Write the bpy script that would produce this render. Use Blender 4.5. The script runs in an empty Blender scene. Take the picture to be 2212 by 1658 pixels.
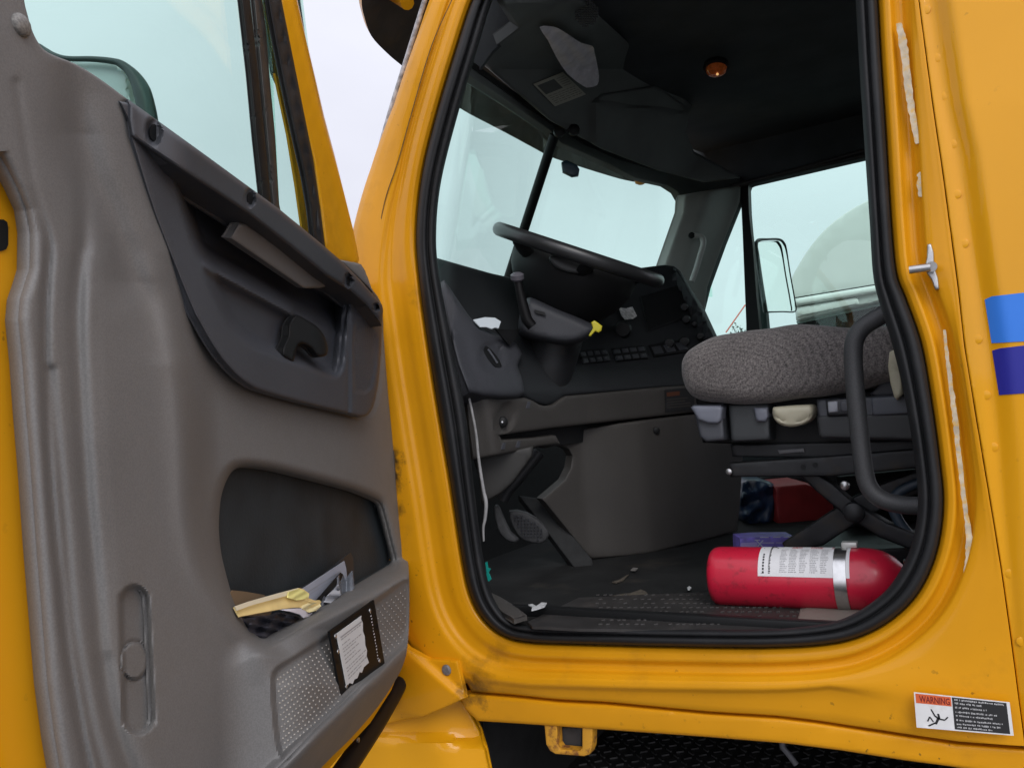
import bpy, bmesh, math, random
import numpy as np
from mathutils import Vector, Matrix
from mathutils.geometry import delaunay_2d_cdt
R = math.radians
random.seed(7)
rng = np.random.default_rng(11)
scene = bpy.context.scene
COL = scene.collection

# ------------------------------------------------------------------ camera
# Truck axes: X runs to the rear of the truck, Y into the cab, Z up; the cab floor is z = 0 and the cab side is Y = 0.
FOC = 1703.0
EYE = np.array([0.0, -1.3, 0.39])
yaw, pitch, roll = R(30.0), R(2.4), 0.085
f0 = np.array([-math.sin(yaw), math.cos(yaw), 0.0])
r0 = np.array([math.cos(yaw), math.sin(yaw), 0.0])
fw = f0 * math.cos(pitch) + np.array([0, 0, math.sin(pitch)])
u0 = np.cross(r0, fw)
rt = r0 * math.cos(roll) - u0 * math.sin(roll)
up = u0 * math.cos(roll) + r0 * math.sin(roll)
cam = bpy.data.cameras.new("camera")
cam.lens = 36.0 * FOC / 2212.0
cam.sensor_width = 36.0
cam.clip_start, cam.clip_end = 0.02, 5000.0
camo = bpy.data.objects.new("camera", cam)
COL.objects.link(camo)
M = Matrix.Identity(4)
for i in range(3):
    M[i][0], M[i][1], M[i][2], M[i][3] = rt[i], up[i], -fw[i], EYE[i]
camo.matrix_world = M
scene.camera = camo

def rays(P):
    P = np.asarray(P, float).reshape(-1, 2)
    a = (P[:, 0] - 1106.0) / FOC
    b = -(P[:, 1] - 829.0) / FOC
    return fw[None] + a[:, None] * rt[None] + b[:, None] * up[None]
def mY(Y):
    def m(P, h):
        d = rays(P); t = ((Y(np.asarray(P)) if callable(Y) else Y) - h - EYE[1]) / d[:, 1]
        return EYE[None] + d * t[:, None]
    return m
def mX(X):
    def m(P, h):
        d = rays(P); t = (X + h - EYE[0]) / d[:, 0]
        return EYE[None] + d * t[:, None]
    return m
def mZ(Z):
    def m(P, h):
        d = rays(P); t = (Z + h - EYE[2]) / d[:, 2]
        return EYE[None] + d * t[:, None]
    return m
def mdep(f):
    def m(P, h):
        P = np.asarray(P, float).reshape(-1, 2)
        dd = (f(P) if callable(f) else f) - h
        return EYE[None] + rays(P) * np.broadcast_to(dd, (len(P),))[:, None]
    return m
def mP(p0, n):
    p0 = np.asarray(p0, float); n = np.asarray(n, float); n = n/np.linalg.norm(n)
    def m(P, h):
        d = rays(P); t = ((p0-EYE) @ n + h)/(d @ n)
        return EYE[None]+d*t[:, None]
    return m
def pt(m, x, y, h=0.0):
    return m(np.array([[x, y]], float), np.array([h]))[0]

# the open door: a vertical plane through its hinge
HINGE = pt(mY(-0.015), 872, 1000)
dv = rays([[1389, 930]])[0]; dv[2] = 0; dv /= np.linalg.norm(dv)
DD = -dv                                    # from the hinge to the free edge
DN = np.array([-DD[1], DD[0], 0.0])
if DN[0] < 0: DN = -DN                      # the inner face looks to the rear
def mD(n0):
    def m(P, h):
        d = rays(P)
        num = (HINGE - EYE) @ DN + n0 + h
        t = num / (d @ DN)
        return EYE[None] + d * t[:, None]
    return m

# ------------------------------------------------------------------ 2-D helpers
def sm(pts, k=5, closed=True):
    P = np.asarray(pts, float); n = len(P); out = []
    segs = n if closed else n - 1
    for i in range(segs):
        if closed: a, b, c, d = P[(i-1) % n], P[i], P[(i+1) % n], P[(i+2) % n]
        else: a, b, c, d = P[max(i-1, 0)], P[i], P[i+1], P[min(i+2, n-1)]
        for j in range(k):
            t = j / k
            out.append(0.5*((2*b) + (c-a)*t + (2*a-5*b+4*c-d)*t*t + (3*b-a-3*c+d)*t**3))
    if not closed: out.append(P[-1])
    return np.array(out)
def pd(P, line, closed=False):
    L = np.asarray(line, float)
    if closed: L = np.vstack([L, L[:1]])
    best = np.full(len(P), 1e9)
    for a, b in zip(L[:-1], L[1:]):
        ab = b - a; l2 = ab @ ab
        if l2 < 1e-12: continue
        t = np.clip(((P - a) @ ab) / l2, 0, 1)
        q = P - (a + t[:, None]*ab)
        best = np.minimum(best, np.hypot(q[:, 0], q[:, 1]))
    return best
def inside(P, poly):
    Q = np.asarray(poly, float); r = np.zeros(len(P), bool); n = len(Q)
    x, y = P[:, 0], P[:, 1]
    for i in range(n):
        x1, y1 = Q[i]; x2, y2 = Q[(i+1) % n]
        if y1 == y2: continue
        c = ((y1 > y) != (y2 > y)) & (x < (x2-x1)*(y-y1)/(y2-y1) + x1)
        r ^= c
    return r
def sst(x, a, b):
    t = np.clip((x-a)/(b-a), 0, 1); return t*t*(3-2*t)
def sdist(P, poly):
    d = pd(P, poly, True); return np.where(inside(P, poly), d, -d)
def lin(P, a, b):
    """signed distance to the straight line a-b, positive on the right-hand / lower side in the picture"""
    a = np.array(a, float); b = np.array(b, float); t = (b-a)/np.linalg.norm(b-a)
    return -((P[:, 0]-a[0])*t[1] - (P[:, 1]-a[1])*t[0])
def resample(L, step):
    L = np.asarray(L, float); out = []
    for i in range(len(L)):
        a, b = L[i], L[(i+1) % len(L)]
        n = max(1, int(math.ceil(np.linalg.norm(b-a)/step)))
        for j in range(n): out.append(a + (b-a)*j/n)
    return np.array(out)

# ------------------------------------------------------------------ object helpers
def link(o, parent=None):
    COL.objects.link(o)
    if parent is not None:
        if parent.parent and parent.parent.parent: parent = parent.parent          # thing > part > sub-part, no further
        o.parent = parent
        if parent.type == 'EMPTY' and parent.parent is None: o.location = -parent.location
    return o
def thing(name, label, cat, loc=(0, 0, 0), group=None):
    o = bpy.data.objects.new(name, None); o.empty_display_size = .1
    o.location = loc; COL.objects.link(o); o['label'] = label; o['category'] = cat
    if group: o['group'] = group
    return o
def tag(o, label, cat, group=None):
    o['label'] = label; o['category'] = cat
    if group: o['group'] = group
    me = o.data; n = len(me.vertices)
    co = np.empty(n*3); me.vertices.foreach_get('co', co); co = co.reshape(-1, 3)
    c = (co.min(0)+co.max(0))/2; c[2] = co[:, 2].min()
    me.vertices.foreach_set('co', (co-c).ravel()); o.location = c; me.update()
    return o
def struct(o, kind='structure'):
    o['kind'] = kind; return o
def mesh(name, V, F, mat, parent=None, sharp=38, mi=None, flat=False):
    me = bpy.data.meshes.new(name)
    me.from_pydata([tuple(map(float, v)) for v in V], [], [tuple(map(int, f)) for f in F])
    mats = mat if isinstance(mat, (list, tuple)) else [mat]
    for m in mats: me.materials.append(m)
    if mi is not None: me.polygons.foreach_set('material_index', mi)
    if not flat:
        me.polygons.foreach_set('use_smooth', [True]*len(me.polygons))
        if sharp: me.set_sharp_from_angle(angle=R(sharp))
    me.update()
    o = bpy.data.objects.new(name, me)
    return link(o, parent)

def sheet(name, out, mapf, mat, parent=None, h=None, holes=(), step=14, thick=.006, edge=None, k=0, rnd=None, flip=False, backmat=None):
    """a solid plate: an outline meshed inside, mapped to its true surface, with a back face and a rim"""
    loops = [out] + list(holes)
    loops = [resample(sm(l, k) if k else np.asarray(l, float), step) for l in loops]
    lo = loops[0].min(0); hi = loops[0].max(0)
    gx = np.arange(lo[0]+step*.5, hi[0], step); gy = np.arange(lo[1]+step*.5, hi[1], step)
    G = np.stack(np.meshgrid(gx, gy), -1).reshape(-1, 2)
    extra = []
    if edge:
        w = edge[0]
        for l in loops:
            t = np.roll(l, -1, 0)-np.roll(l, 1, 0); n = np.stack([t[:, 1], -t[:, 0]], 1)
            n /= np.linalg.norm(n, axis=1)[:, None]+1e-9
            for q in (.08, .25, .5, .8):
                for s in (1, -1):
                    c = l + n*s*q*w
                    extra.append(c[pd(c, l, True) > q*w*.93])
    allp = np.vstack([G]+extra) if extra else G
    ok = inside(allp, loops[0])
    for hl in loops[1:]: ok &= ~inside(allp, hl)
    dist = np.full(len(allp), 1e9)
    for l in loops: dist = np.minimum(dist, pd(allp, l, True))
    isg = np.arange(len(allp)) < len(G)
    lim = np.where(isg, (edge[0]*1.02 if edge else step*.45), .5 if edge else 0)
    allp = allp[ok & (dist > lim)]
    pts, edges = [], []
    for l in loops:
        b = len(pts); n = len(l)
        pts += [Vector((float(x), float(y))) for x, y in l]
        edges += [(b+i, b+(i+1) % n) for i in range(n)]
    pts += [Vector((float(x), float(y))) for x, y in allp]
    vs, es, fs, *_ = delaunay_2d_cdt(pts, edges, [], 0, 1e-4)
    P = np.array([(v[0], v[1]) for v in vs]); T = np.array([f for f in fs if len(f) == 3], int)
    cen = P[T].mean(1); ok = inside(cen, loops[0])
    for hl in loops[1:]: ok &= ~inside(cen, hl)
    T = T[ok]
    used = np.unique(T); mp = -np.ones(len(P), int); mp[used] = np.arange(len(used)); P = P[used]; T = mp[T]
    H = np.zeros(len(P)) if h is None else np.asarray(h(P), float)
    if edge:
        d = np.full(len(P), 1e9)
        for l in loops: d = np.minimum(d, pd(P, l, True))
        t = 1-np.clip(d/edge[0], 0, 1); H = H - edge[1]*(1-np.sqrt(np.maximum(0, 1-t*t)))
    V = mapf(P, H)
    a, b, c = V[T[:, 0]], V[T[:, 1]], V[T[:, 2]]
    nn = np.cross(b-a, c-a); face = (nn*(EYE-a)).sum(1)
    if face.sum() < 0: T = T[:, ::-1]; nn = -nn
    N = nn.sum(0); N /= np.linalg.norm(N)
    nv = len(V)
    cnt = {}
    for tri in T:
        for i in range(3):
            e = (tri[i], tri[(i+1) % 3]); cnt[e] = 1
    bd = [e for e in cnt if (e[1], e[0]) not in cnt]
    F = [tuple(t) for t in T]; mi = [0]*len(F)
    if thick:
        VB = V - N*thick
        V = np.vstack([V, VB])
        F += [(t[2]+nv, t[1]+nv, t[0]+nv) for t in T]
        F += [(e[1], e[0], e[0]+nv, e[1]+nv) for e in bd]
        mi += [1 if backmat else 0]*(len(F)-len(mi))
    mats = [mat, backmat] if backmat else mat
    return mesh(name, V, F, mats, parent, mi=mi)

def loft(name, curves, mat, parent=None, closed=True, sharp=40, capped=False, thick=0, off=None):
    n = len(curves[0]); V = np.vstack(curves); F = []
    for r in range(len(curves)-1):
        for i in range(n if closed else n-1):
            j = (i+1) % n
            F.append((r*n+i, r*n+j, (r+1)*n+j, (r+1)*n+i))
    if capped:
        F.append(tuple(range(n))[::-1]); F.append(tuple((len(curves)-1)*n+i for i in range(n)))
    o = mesh(name, V, F, mat, parent, sharp=sharp)
    if capped:
        bm = bmesh.new(); bm.from_mesh(o.data); bmesh.ops.recalc_face_normals(bm, faces=bm.faces); bm.to_mesh(o.data); bm.free()
    return o
def tubegeo(P, r, n=10, sq=None):
    P = np.asarray(P, float); m = len(P); rr = np.broadcast_to(np.asarray(r, float), (m,))
    T = np.gradient(P, axis=0); T /= np.linalg.norm(T, axis=1)[:, None]
    a = np.array([0, 0, 1.0]) if abs(T[0][2]) < .9 else np.array([1.0, 0, 0])
    N = np.cross(T[0], a); N /= np.linalg.norm(N); V = []
    for i in range(m):
        N = N - T[i]*(N@T[i]); N /= np.linalg.norm(N); B = np.cross(T[i], N)
        for j in range(n):
            t = 2*math.pi*j/n; V.append(P[i]+rr[i]*(math.cos(t)*N+math.sin(t)*B*(sq or 1)))
    F = [(i*n+j, i*n+(j+1) % n, (i+1)*n+(j+1) % n, (i+1)*n+j) for i in range(m-1) for j in range(n)]
    F += [tuple(range(n))[::-1], tuple((m-1)*n+j for j in range(n))]
    return V, F
def tube(name, P, r, mat, parent=None, n=10, sq=None):
    V, F = tubegeo(P, r, n, sq); return mesh(name, V, F, mat, parent, sharp=50)
def sm3(P, k=6, closed=False):
    return sm(P, k, closed)
def boxgeo(c, s, ax=None):
    c = np.asarray(c, float); s = np.asarray(s, float)/2
    A = np.eye(3) if ax is None else np.asarray(ax, float)
    V = [c + A[0]*s[0]*x + A[1]*s[1]*y + A[2]*s[2]*z for x in (-1, 1) for y in (-1, 1) for z in (-1, 1)]
    F = [(0, 1, 3, 2), (4, 6, 7, 5), (0, 4, 5, 1), (2, 3, 7, 6), (0, 2, 6, 4), (1, 5, 7, 3)]
    return V, F
def box(name, c, s, mat, parent=None, bevel=.004, ax=None, seg=2):
    V, F = boxgeo(c, s, ax)
    o = mesh(name, V, F, mat, parent, sharp=0)
    bm = bmesh.new(); bm.from_mesh(o.data); bmesh.ops.recalc_face_normals(bm, faces=bm.faces)
    if bevel: bmesh.ops.bevel(bm, geom=bm.edges[:], offset=bevel, segments=seg, affect='EDGES', profile=.5)
    bm.to_mesh(o.data); bm.free()
    o.data.polygons.foreach_set('use_smooth', [True]*len(o.data.polygons)); o.data.set_sharp_from_angle(angle=R(30))
    return o
def lathe(name, base, axis, prof, mat, parent=None, n=40, sharp=35, mi=None):
    """prof: (distance along axis, radius)"""
    base = np.asarray(base, float); ax = np.asarray(axis, float); ax /= np.linalg.norm(ax)
    a = np.array([0, 0, 1.0]) if abs(ax[2]) < .9 else np.array([1.0, 0, 0])
    N = np.cross(ax, a); N /= np.linalg.norm(N); B = np.cross(ax, N); V = []
    for t, r in prof:
        for j in range(n):
            q = 2*math.pi*j/n; V.append(base+ax*t+r*(math.cos(q)*N+math.sin(q)*B))
    m = len(prof)
    F = [(i*n+j, (i+1)*n+j, (i+1)*n+(j+1) % n, i*n+(j+1) % n) for i in range(m-1) for j in range(n)]
    F += [tuple(range(n)), tuple((m-1)*n+j for j in range(n))[::-1]]
    o = mesh(name, V, F, mat, parent, sharp=0)
    bm = bmesh.new(); bm.from_mesh(o.data); bmesh.ops.recalc_face_normals(bm, faces=bm.faces); bm.to_mesh(o.data); bm.free()
    o.data.polygons.foreach_set('use_smooth', [True]*len(o.data.polygons)); o.data.set_sharp_from_angle(angle=R(sharp))
    return o
def join(name, geos, mat, parent=None, sharp=35, mi=None):
    V, F = [], []
    for v, f in geos:
        b = len(V); V += list(v); F += [tuple(i+b for i in q) for q in f]
    return mesh(name, V, F, mat, parent, sharp=sharp)
def bil(quad, U):
    tl, tr, br, bl = [np.array(q, float) for q in quad]; U = np.asarray(U, float).reshape(-1, 2)
    u, v = U[:, :1], U[:, 1:]
    return tl*(1-u)*(1-v)+tr*u*(1-v)+br*u*v+bl*(1-u)*v
def marks(name, quad, rects, mapf, h, mat, parent=None):
    """flat printed marks: quadrilaterals in the (u, v) of a label"""
    V, F = [], []
    for r in rects:
        r = np.asarray(r, float)
        if r.shape == (4,): r = np.array([[r[0], r[1]], [r[2], r[1]], [r[2], r[3]], [r[0], r[3]]])
        P = bil(quad, r); b = len(V); V += list(mapf(P, np.full(len(P), h))); F.append(tuple(range(b, b+len(P))))
    return mesh(name, V, F, mat, parent, flat=True)
def words(name, txt, quad, bx, mapf, h, mat, parent=None, bold=0.0):
    cu = bpy.data.curves.new('text', 'FONT'); cu.body = txt; cu.offset = bold; cu.resolution_u = 3
    o = bpy.data.objects.new('text', cu); COL.objects.link(o)
    bpy.context.view_layer.update()
    me = o.evaluated_get(bpy.context.evaluated_depsgraph_get()).to_mesh()
    V = np.array([v.co[:2] for v in me.vertices]); F = [tuple(p.vertices) for p in me.polygons]
    bpy.data.objects.remove(o); bpy.data.curves.remove(cu)
    lo, hi = V.min(0), V.max(0); U = (V-lo)/(hi-lo+1e-9)
    U = np.stack([bx[0]+U[:, 0]*(bx[2]-bx[0]), bx[3]-U[:, 1]*(bx[3]-bx[1])], 1)
    P = bil(quad, U)
    return mesh(name, mapf(P, np.full(len(P), h)), F, mat, parent, flat=True)

# ------------------------------------------------------------------ materials
def mat(name, col, rough=.5, metal=0.0, var=0.0, vscale=6.0, spk=0.0, spscale=500.0, bump=0.0, bscale=300.0, coat=0.0, spec=.5,
        dirt=None, dscale=8.0, damt=.5, dlo=.55, dhi=.7, emit=None, estr=0.0, sheen=0.0, specks=0.0, spksc=95.0, speckcol=(.05, .03, .012), coatr=.06):
    m = bpy.data.materials.new(name); m.use_nodes = True; nt = m.node_tree; N = nt.nodes; L = nt.links
    b = N['Principled BSDF']
    b.inputs['Roughness'].default_value = rough; b.inputs['Metallic'].default_value = metal
    b.inputs['Specular IOR Level'].default_value = spec
    if coat: b.inputs['Coat Weight'].default_value = coat; b.inputs['Coat Roughness'].default_value = coatr
    if sheen: b.inputs['Sheen Weight'].default_value = sheen
    tc = N.new('ShaderNodeTexCoord')
    c = N.new('ShaderNodeRGB'); c.outputs[0].default_value = (*col, 1); cur = c.outputs[0]
    def noise(scale, detail=4):
        n = N.new('ShaderNodeTexNoise'); n.inputs['Scale'].default_value = scale; n.inputs['Detail'].default_value = detail
        L.new(tc.outputs['Object'], n.inputs['Vector']); return n
    def ramp(src, lo, hi):
        r = N.new('ShaderNodeMapRange'); r.inputs[1].default_value = lo; r.inputs[2].default_value = hi
        L.new(src, r.inputs[0]); return r.outputs[0]
    def mul(cur, fac, amt):
        mx = N.new('ShaderNodeMix'); mx.data_type = 'RGBA'; mx.blend_type = 'MULTIPLY'
        mm = N.new('ShaderNodeMapRange'); mm.inputs[3].default_value = 1-amt; mm.inputs[4].default_value = 1+amt
        L.new(fac, mm.inputs[0]); L.new(cur, mx.inputs[6]); L.new(mm.outputs[0], mx.inputs[7]); mx.inputs[0].default_value = 1
        return mx.outputs[2]
    if var: cur = mul(cur, ramp(noise(vscale, 6).outputs[0], .3, .7), var)
    if spk: cur = mul(cur, ramp(noise(spscale, 1).outputs[0], .35, .65), spk)
    if dirt is not None:
        n1 = noise(dscale, 10); n1.inputs['Roughness'].default_value = .65
        f = ramp(n1.outputs[0], dlo, dhi)
        mm = N.new('ShaderNodeMath'); mm.operation = 'MULTIPLY'; mm.inputs[1].default_value = damt; L.new(f, mm.inputs[0])
        mx = N.new('ShaderNodeMix'); mx.data_type = 'RGBA'; L.new(mm.outputs[0], mx.inputs[0]); L.new(cur, mx.inputs[6]); mx.inputs[7].default_value = (*dirt, 1)
        cur = mx.outputs[2]
        rr = N.new('ShaderNodeMapRange'); rr.inputs[3].default_value = rough; rr.inputs[4].default_value = min(1, rough+.35)
        L.new(mm.outputs[0], rr.inputs[0]); L.new(rr.outputs[0], b.inputs['Roughness'])
    if specks:
        n2 = noise(spksc, 3); n3 = noise(2.3, 5)
        f2 = ramp(n2.outputs[0], .69, .74); f3 = ramp(n3.outputs[0], .45, .65)
        mm = N.new('ShaderNodeMath'); mm.operation = 'MULTIPLY'; L.new(f2, mm.inputs[0]); L.new(f3, mm.inputs[1])
        m4_ = N.new('ShaderNodeMath'); m4_.operation = 'MULTIPLY'; m4_.inputs[1].default_value = specks; L.new(mm.outputs[0], m4_.inputs[0])
        mx = N.new('ShaderNodeMix'); mx.data_type = 'RGBA'; L.new(m4_.outputs[0], mx.inputs[0]); L.new(cur, mx.inputs[6]); mx.inputs[7].default_value = (*speckcol, 1)
        cur = mx.outputs[2]
    L.new(cur, b.inputs['Base Color'])
    if bump:
        bn = N.new('ShaderNodeBump'); bn.inputs['Strength'].default_value = bump; bn.inputs['Distance'].default_value = .001
        L.new(noise(bscale, 2).outputs[0], bn.inputs['Height']); L.new(bn.outputs[0], b.inputs['Normal'])
    if emit: b.inputs['Emission Color'].default_value = (*emit, 1); b.inputs['Emission Strength'].default_value = estr
    return m
def glassmat(name, tint, refl=1.0):
    m = bpy.data.materials.new(name); m.use_nodes = True; nt = m.node_tree; N = nt.nodes; L = nt.links
    N.remove(N['Principled BSDF']); out = N['Material Output']
    t = N.new('ShaderNodeBsdfTransparent'); t.inputs[0].default_value = (*tint, 1)
    g = N.new('ShaderNodeBsdfGlossy'); g.inputs['Roughness'].default_value = .02; g.inputs[0].default_value = (refl, refl, refl, 1)
    fr = N.new('ShaderNodeFresnel'); ge = N.new('ShaderNodeNewGeometry'); io = N.new('ShaderNodeMapRange')
    io.inputs[3].default_value = 1.45; io.inputs[4].default_value = 1/1.45; L.new(ge.outputs['Backfacing'], io.inputs[0]); L.new(io.outputs[0], fr.inputs[0])
    mx = N.new('ShaderNodeMixShader'); L.new(fr.outputs[0], mx.inputs[0]); L.new(t.outputs[0], mx.inputs[1]); L.new(g.outputs[0], mx.inputs[2])
    L.new(mx.outputs[0], out.inputs[0]); return m
SKY_LO, SKY_HI, SUN_E, EXPO = 9.2, 17.0, 1.2, 0.0
YEL = mat('yellow_paint', (.675, .308, .005), .45, var=.07, vscale=3, coat=.40, spec=.15, specks=.5, dirt=(.10, .055, .015), dscale=4.5, damt=.35, dlo=.6, dhi=.8, bump=.05, bscale=60)
YELF = mat('worn_yellow_paint', (.655, .288, .005), .48, var=.09, vscale=4, coat=.32, coatr=.14, spec=.15, specks=.7, dirt=(.20, .09, .012), dscale=7, damt=.35, dlo=.57, dhi=.78, bump=.06, bscale=80)
TRIM = mat('grey_door_plastic', (.150, .148, .145), .58, spec=.35, var=.12, vscale=5, spk=.09, spscale=600, bump=.10, bscale=900, dirt=(.10, .085, .065), dscale=5, damt=.35, dlo=.5, dhi=.75)
SLATE = mat('slate_plastic', (.052, .056, .066), .5, var=.1, spk=.15, spscale=800, bump=.35, bscale=1000)
SLATED = mat('dark_slate_plastic', (.034, .037, .043), .5, var=.1, spk=.15, spscale=800, bump=.3, bscale=1000)
BLACKP = mat('black_plastic', (.010, .0105, .011), .5, spec=.22)
RUB = mat('black_rubber', (.0125, .0132, .0145), .6, spec=.3, var=.25, vscale=9, bump=.25, bscale=120, dirt=(.045, .04, .036), dscale=9, damt=.2)
TAN = mat('taupe_dash_plastic', (.050, .046, .042), .6, var=.12, vscale=5, spk=.14, spscale=700, bump=.3, bscale=900)
HEAD = mat('dark_headliner', (.048, .056, .060), .8, var=.2, vscale=8, bump=.3, bscale=400)
CONS = mat('overhead_plastic', (.115, .130, .126), .6, var=.15, vscale=6, bump=.3, bscale=700)
DASH = mat('charcoal_dash_plastic', (.017, .019, .021), .6, spec=.3, var=.15, vscale=8, bump=.3, bscale=900)
DASHL = mat('grey_dash_plastic', (.046, .048, .055), .55, spec=.35, var=.12, vscale=8, spk=.12, bump=.3, bscale=900)
MAT = mat('floor_mat', (.016, .0165, .0165), .85, spec=.2, var=.3, vscale=10, bump=.4, bscale=300, dirt=(.06, .052, .042), dscale=6, damt=.5)
PLATE = mat('kick_plate', (.030, .028, .027), .5, var=.25, vscale=20, dirt=(.06, .05, .042), dscale=10, damt=.5)
STEEL = mat('bare_steel', (.42, .42, .42), .35, metal=.9, var=.2, vscale=60)
CHROME = mat('chrome', (.62, .62, .62), .18, metal=1.0)
DSTEEL = mat('dark_steel', (.018, .019, .021), .5, metal=.3, var=.3, vscale=25, dirt=(.06, .045, .03), dscale=20, damt=.5)
CREAM = mat('cream_plastic', (.44, .41, .30), .45, var=.08, dirt=(.2, .17, .12), dscale=25, damt=.4)
LGREY = mat('light_grey_plastic', (.155, .165, .20), .45, var=.06)
MGREY = mat('mid_grey_plastic', (.062, .066, .077), .5, var=.1, bump=.3, bscale=900)
GLASS = glassmat('tinted_glass', (.865, .995, .945), .6)
CLEAR = glassmat('clear_glass', (.95, .985, .985))
WHITE = mat('white_label', (.68, .68, .67), .55, var=.05, vscale=30, dirt=(.4, .36, .3), dscale=30, damt=.4)
PAPER = mat('white_paper', (.66, .67, .70), .7, var=.08, vscale=25)
INK = mat('black_ink', (.015, .015, .016), .6)
GINK = mat('grey_ink', (.30, .30, .31), .6)
RESID = mat('weathered_tape', (.50, .42, .30), .8, var=.25, vscale=70, dirt=(.62, .36, .06), dscale=90, damt=.7, dlo=.5, dhi=.62)
BLUEL = mat('light_blue_vinyl', (.025, .18, .66), .5, var=.05)
BLUED = mat('dark_blue_vinyl', (.010, .011, .24), .5, var=.06)
SOOT = None

def stains(m, spots, col=(.022, .016, .010)):
    nt = m.node_tree; N = nt.nodes; L = nt.links; b = N['Principled BSDF']
    cur = b.inputs['Base Color'].links[0].from_socket
    tc = next(n for n in N if n.type == 'TEX_COORD')
    nz = N.new('ShaderNodeTexNoise'); nz.inputs['Scale'].default_value = 38; nz.inputs['Detail'].default_value = 8; nz.inputs['Roughness'].default_value = .7
    L.new(tc.outputs['Object'], nz.inputs['Vector'])
    for p, r, amt in spots:
        d = N.new('ShaderNodeVectorMath'); d.operation = 'DISTANCE'; d.inputs[1].default_value = tuple(p); L.new(tc.outputs['Object'], d.inputs[0])
        a = N.new('ShaderNodeMath'); a.operation = 'MULTIPLY_ADD'; a.inputs[1].default_value = r*2.6; a.inputs[2].default_value = -r*1.3
        L.new(nz.outputs[0], a.inputs[0])
        s = N.new('ShaderNodeMath'); s.operation = 'ADD'; L.new(d.outputs['Value'], s.inputs[0]); L.new(a.outputs[0], s.inputs[1])
        mr = N.new('ShaderNodeMapRange'); mr.inputs[1].default_value = r*.25; mr.inputs[2].default_value = r; mr.inputs[3].default_value = amt; mr.inputs[4].default_value = 0
        L.new(s.outputs[0], mr.inputs[0])
        mx = N.new('ShaderNodeMix'); mx.data_type = 'RGBA'; L.new(mr.outputs[0], mx.inputs[0]); L.new(cur, mx.inputs[6]); mx.inputs[7].default_value = (*col, 1)
        cur = mx.outputs[2]
    L.new(cur, b.inputs['Base Color'])

TR = thing('truck', 'yellow semi truck cab with its driver door swung wide open and a dark grey interior', 'truck', (0, 1.0, -1.3))

# ------------------------------------------------------------------ yellow door frame of the cab (A pillar, sill, B pillar)
c0 = np.array([(1064, -80), (1022, 0), (985, 110), (943, 250), (912, 380), (900, 500), (906, 600), (926, 750), (950, 900), (975, 1050), (998, 1200),
    (1015, 1280), (1042, 1333), (1085, 1370), (1140, 1385), (1250, 1390), (1450, 1395), (1650, 1397), (1780, 1390), (1860, 1372), (1930, 1333),
    (1985, 1275), (2022, 1190), (2036, 1090), (2028, 990), (2010, 860), (1988, 740), (1955, 645), (1935, 590), (1924, 480), (1913, 300), (1902, 130),
    (1892, -40), (1880, -160), (1830, -235), (1700, -265), (1400, -260), (1200, -225), (1110, -160)], float)
ci = np.array([(1105, -80), (1064, 0), (1030, 110), (988, 250), (953, 390), (942, 500), (948, 590), (976, 740), (1005, 890), (1022, 1040), (1042, 1195),
    (1058, 1270), (1078, 1312), (1105, 1340), (1150, 1350), (1250, 1353), (1450, 1357), (1640, 1358), (1740, 1352), (1815, 1338), (1880, 1303),
    (1930, 1255), (1968, 1180), (1983, 1090), (1976, 990), (1955, 860), (1928, 745), (1899, 650), (1886, 590), (1879, 480), (1867, 300), (1856, 130),
    (1846, -40), (1832, -140), (1790, -195), (1690, -222), (1400, -218), (1220, -185), (1150, -130)], float)
DT = [86, 87, 90, 95, 112, 138, 150, 158, 156, 150, 165, 175, 170, 122, 119, 122, 134, 150, 165, 218, 325, 245, 142, 106, 97, 94, 97, 122, 128, 127, 112, 101, 88, 80, 80, 80, 80, 80, 80]
KK = 7
C0 = sm(c0, KK); CI = sm(ci, KK)
def interp_idx(v):
    v = np.asarray(v, float); n = len(v)
    x = np.arange(n*KK)/KK
    return np.interp(x, np.arange(n+1), np.append(v, v[0]))
DTi = interp_idx(DT)
n_ = len(C0)
tg = np.roll(C0, -2, 0)-np.roll(C0, 2, 0)
NR = np.stack([-tg[:, 1], tg[:, 0]], 1); NR /= np.linalg.norm(NR, axis=1)[:, None]
# outward: away from the opening's middle
if ((C0-np.array([1450, 700]))*NR).sum() < 0: NR = -NR
for _ in range(6): NR = (np.roll(NR, 1, 0)+NR*2+np.roll(NR, -1, 0)); NR /= np.linalg.norm(NR, axis=1)[:, None]
idx = np.arange(n_)/KK
isA = np.where((idx < 4) | (idx > 37), 1.0, np.clip((6-idx)/2, 0, 1)*(idx < 6))
isS = np.clip((idx-12.5)/2, 0, 1)*np.clip((20.0-idx)/2, 0, 1)
isB = np.clip(1-isA-isS, 0, 1)*(idx > 18)
isL = np.clip(1-isA-isS-isB, 0, 1)
def ringd(a, s, b, l): return isA*a+isS*s+isB*b+isL*l
gapL = np.array([(700, 1470), (990, 1490), (1100, 1499), (1209, 1510), (1309, 1515), (1533, 1536), (1681, 1545), (1757, 1554), (1925, 1579), (2067, 1600), (2212, 1611), (2520, 1636)], float)
seamL = np.array([(1960, -200), (1972, -100), (1984, 0), (2014, 224), (2036, 373), (2051, 485), (2068, 612), (2083, 747), (2107, 895), (2127, 1015), (2147, 1135), (2163, 1235), (2182, 1370), (2204, 1540), (2214, 1612)], float)
for i in range(n_):
    if 13*KK <= i <= 32*KK:
        for t in np.arange(40, 420, .5):
            q = C0[i]+NR[i]*t
            if q[1] > np.interp(q[0], gapL[:, 0], gapL[:, 1]) or q[0] > np.interp(q[1], seamL[:, 1], seamL[:, 0]): DTi[i] = t; break
sc = np.clip(DTi/100, .6, 2.2)
ax_, one = isA*(DTi/90), np.ones(n_)
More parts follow.
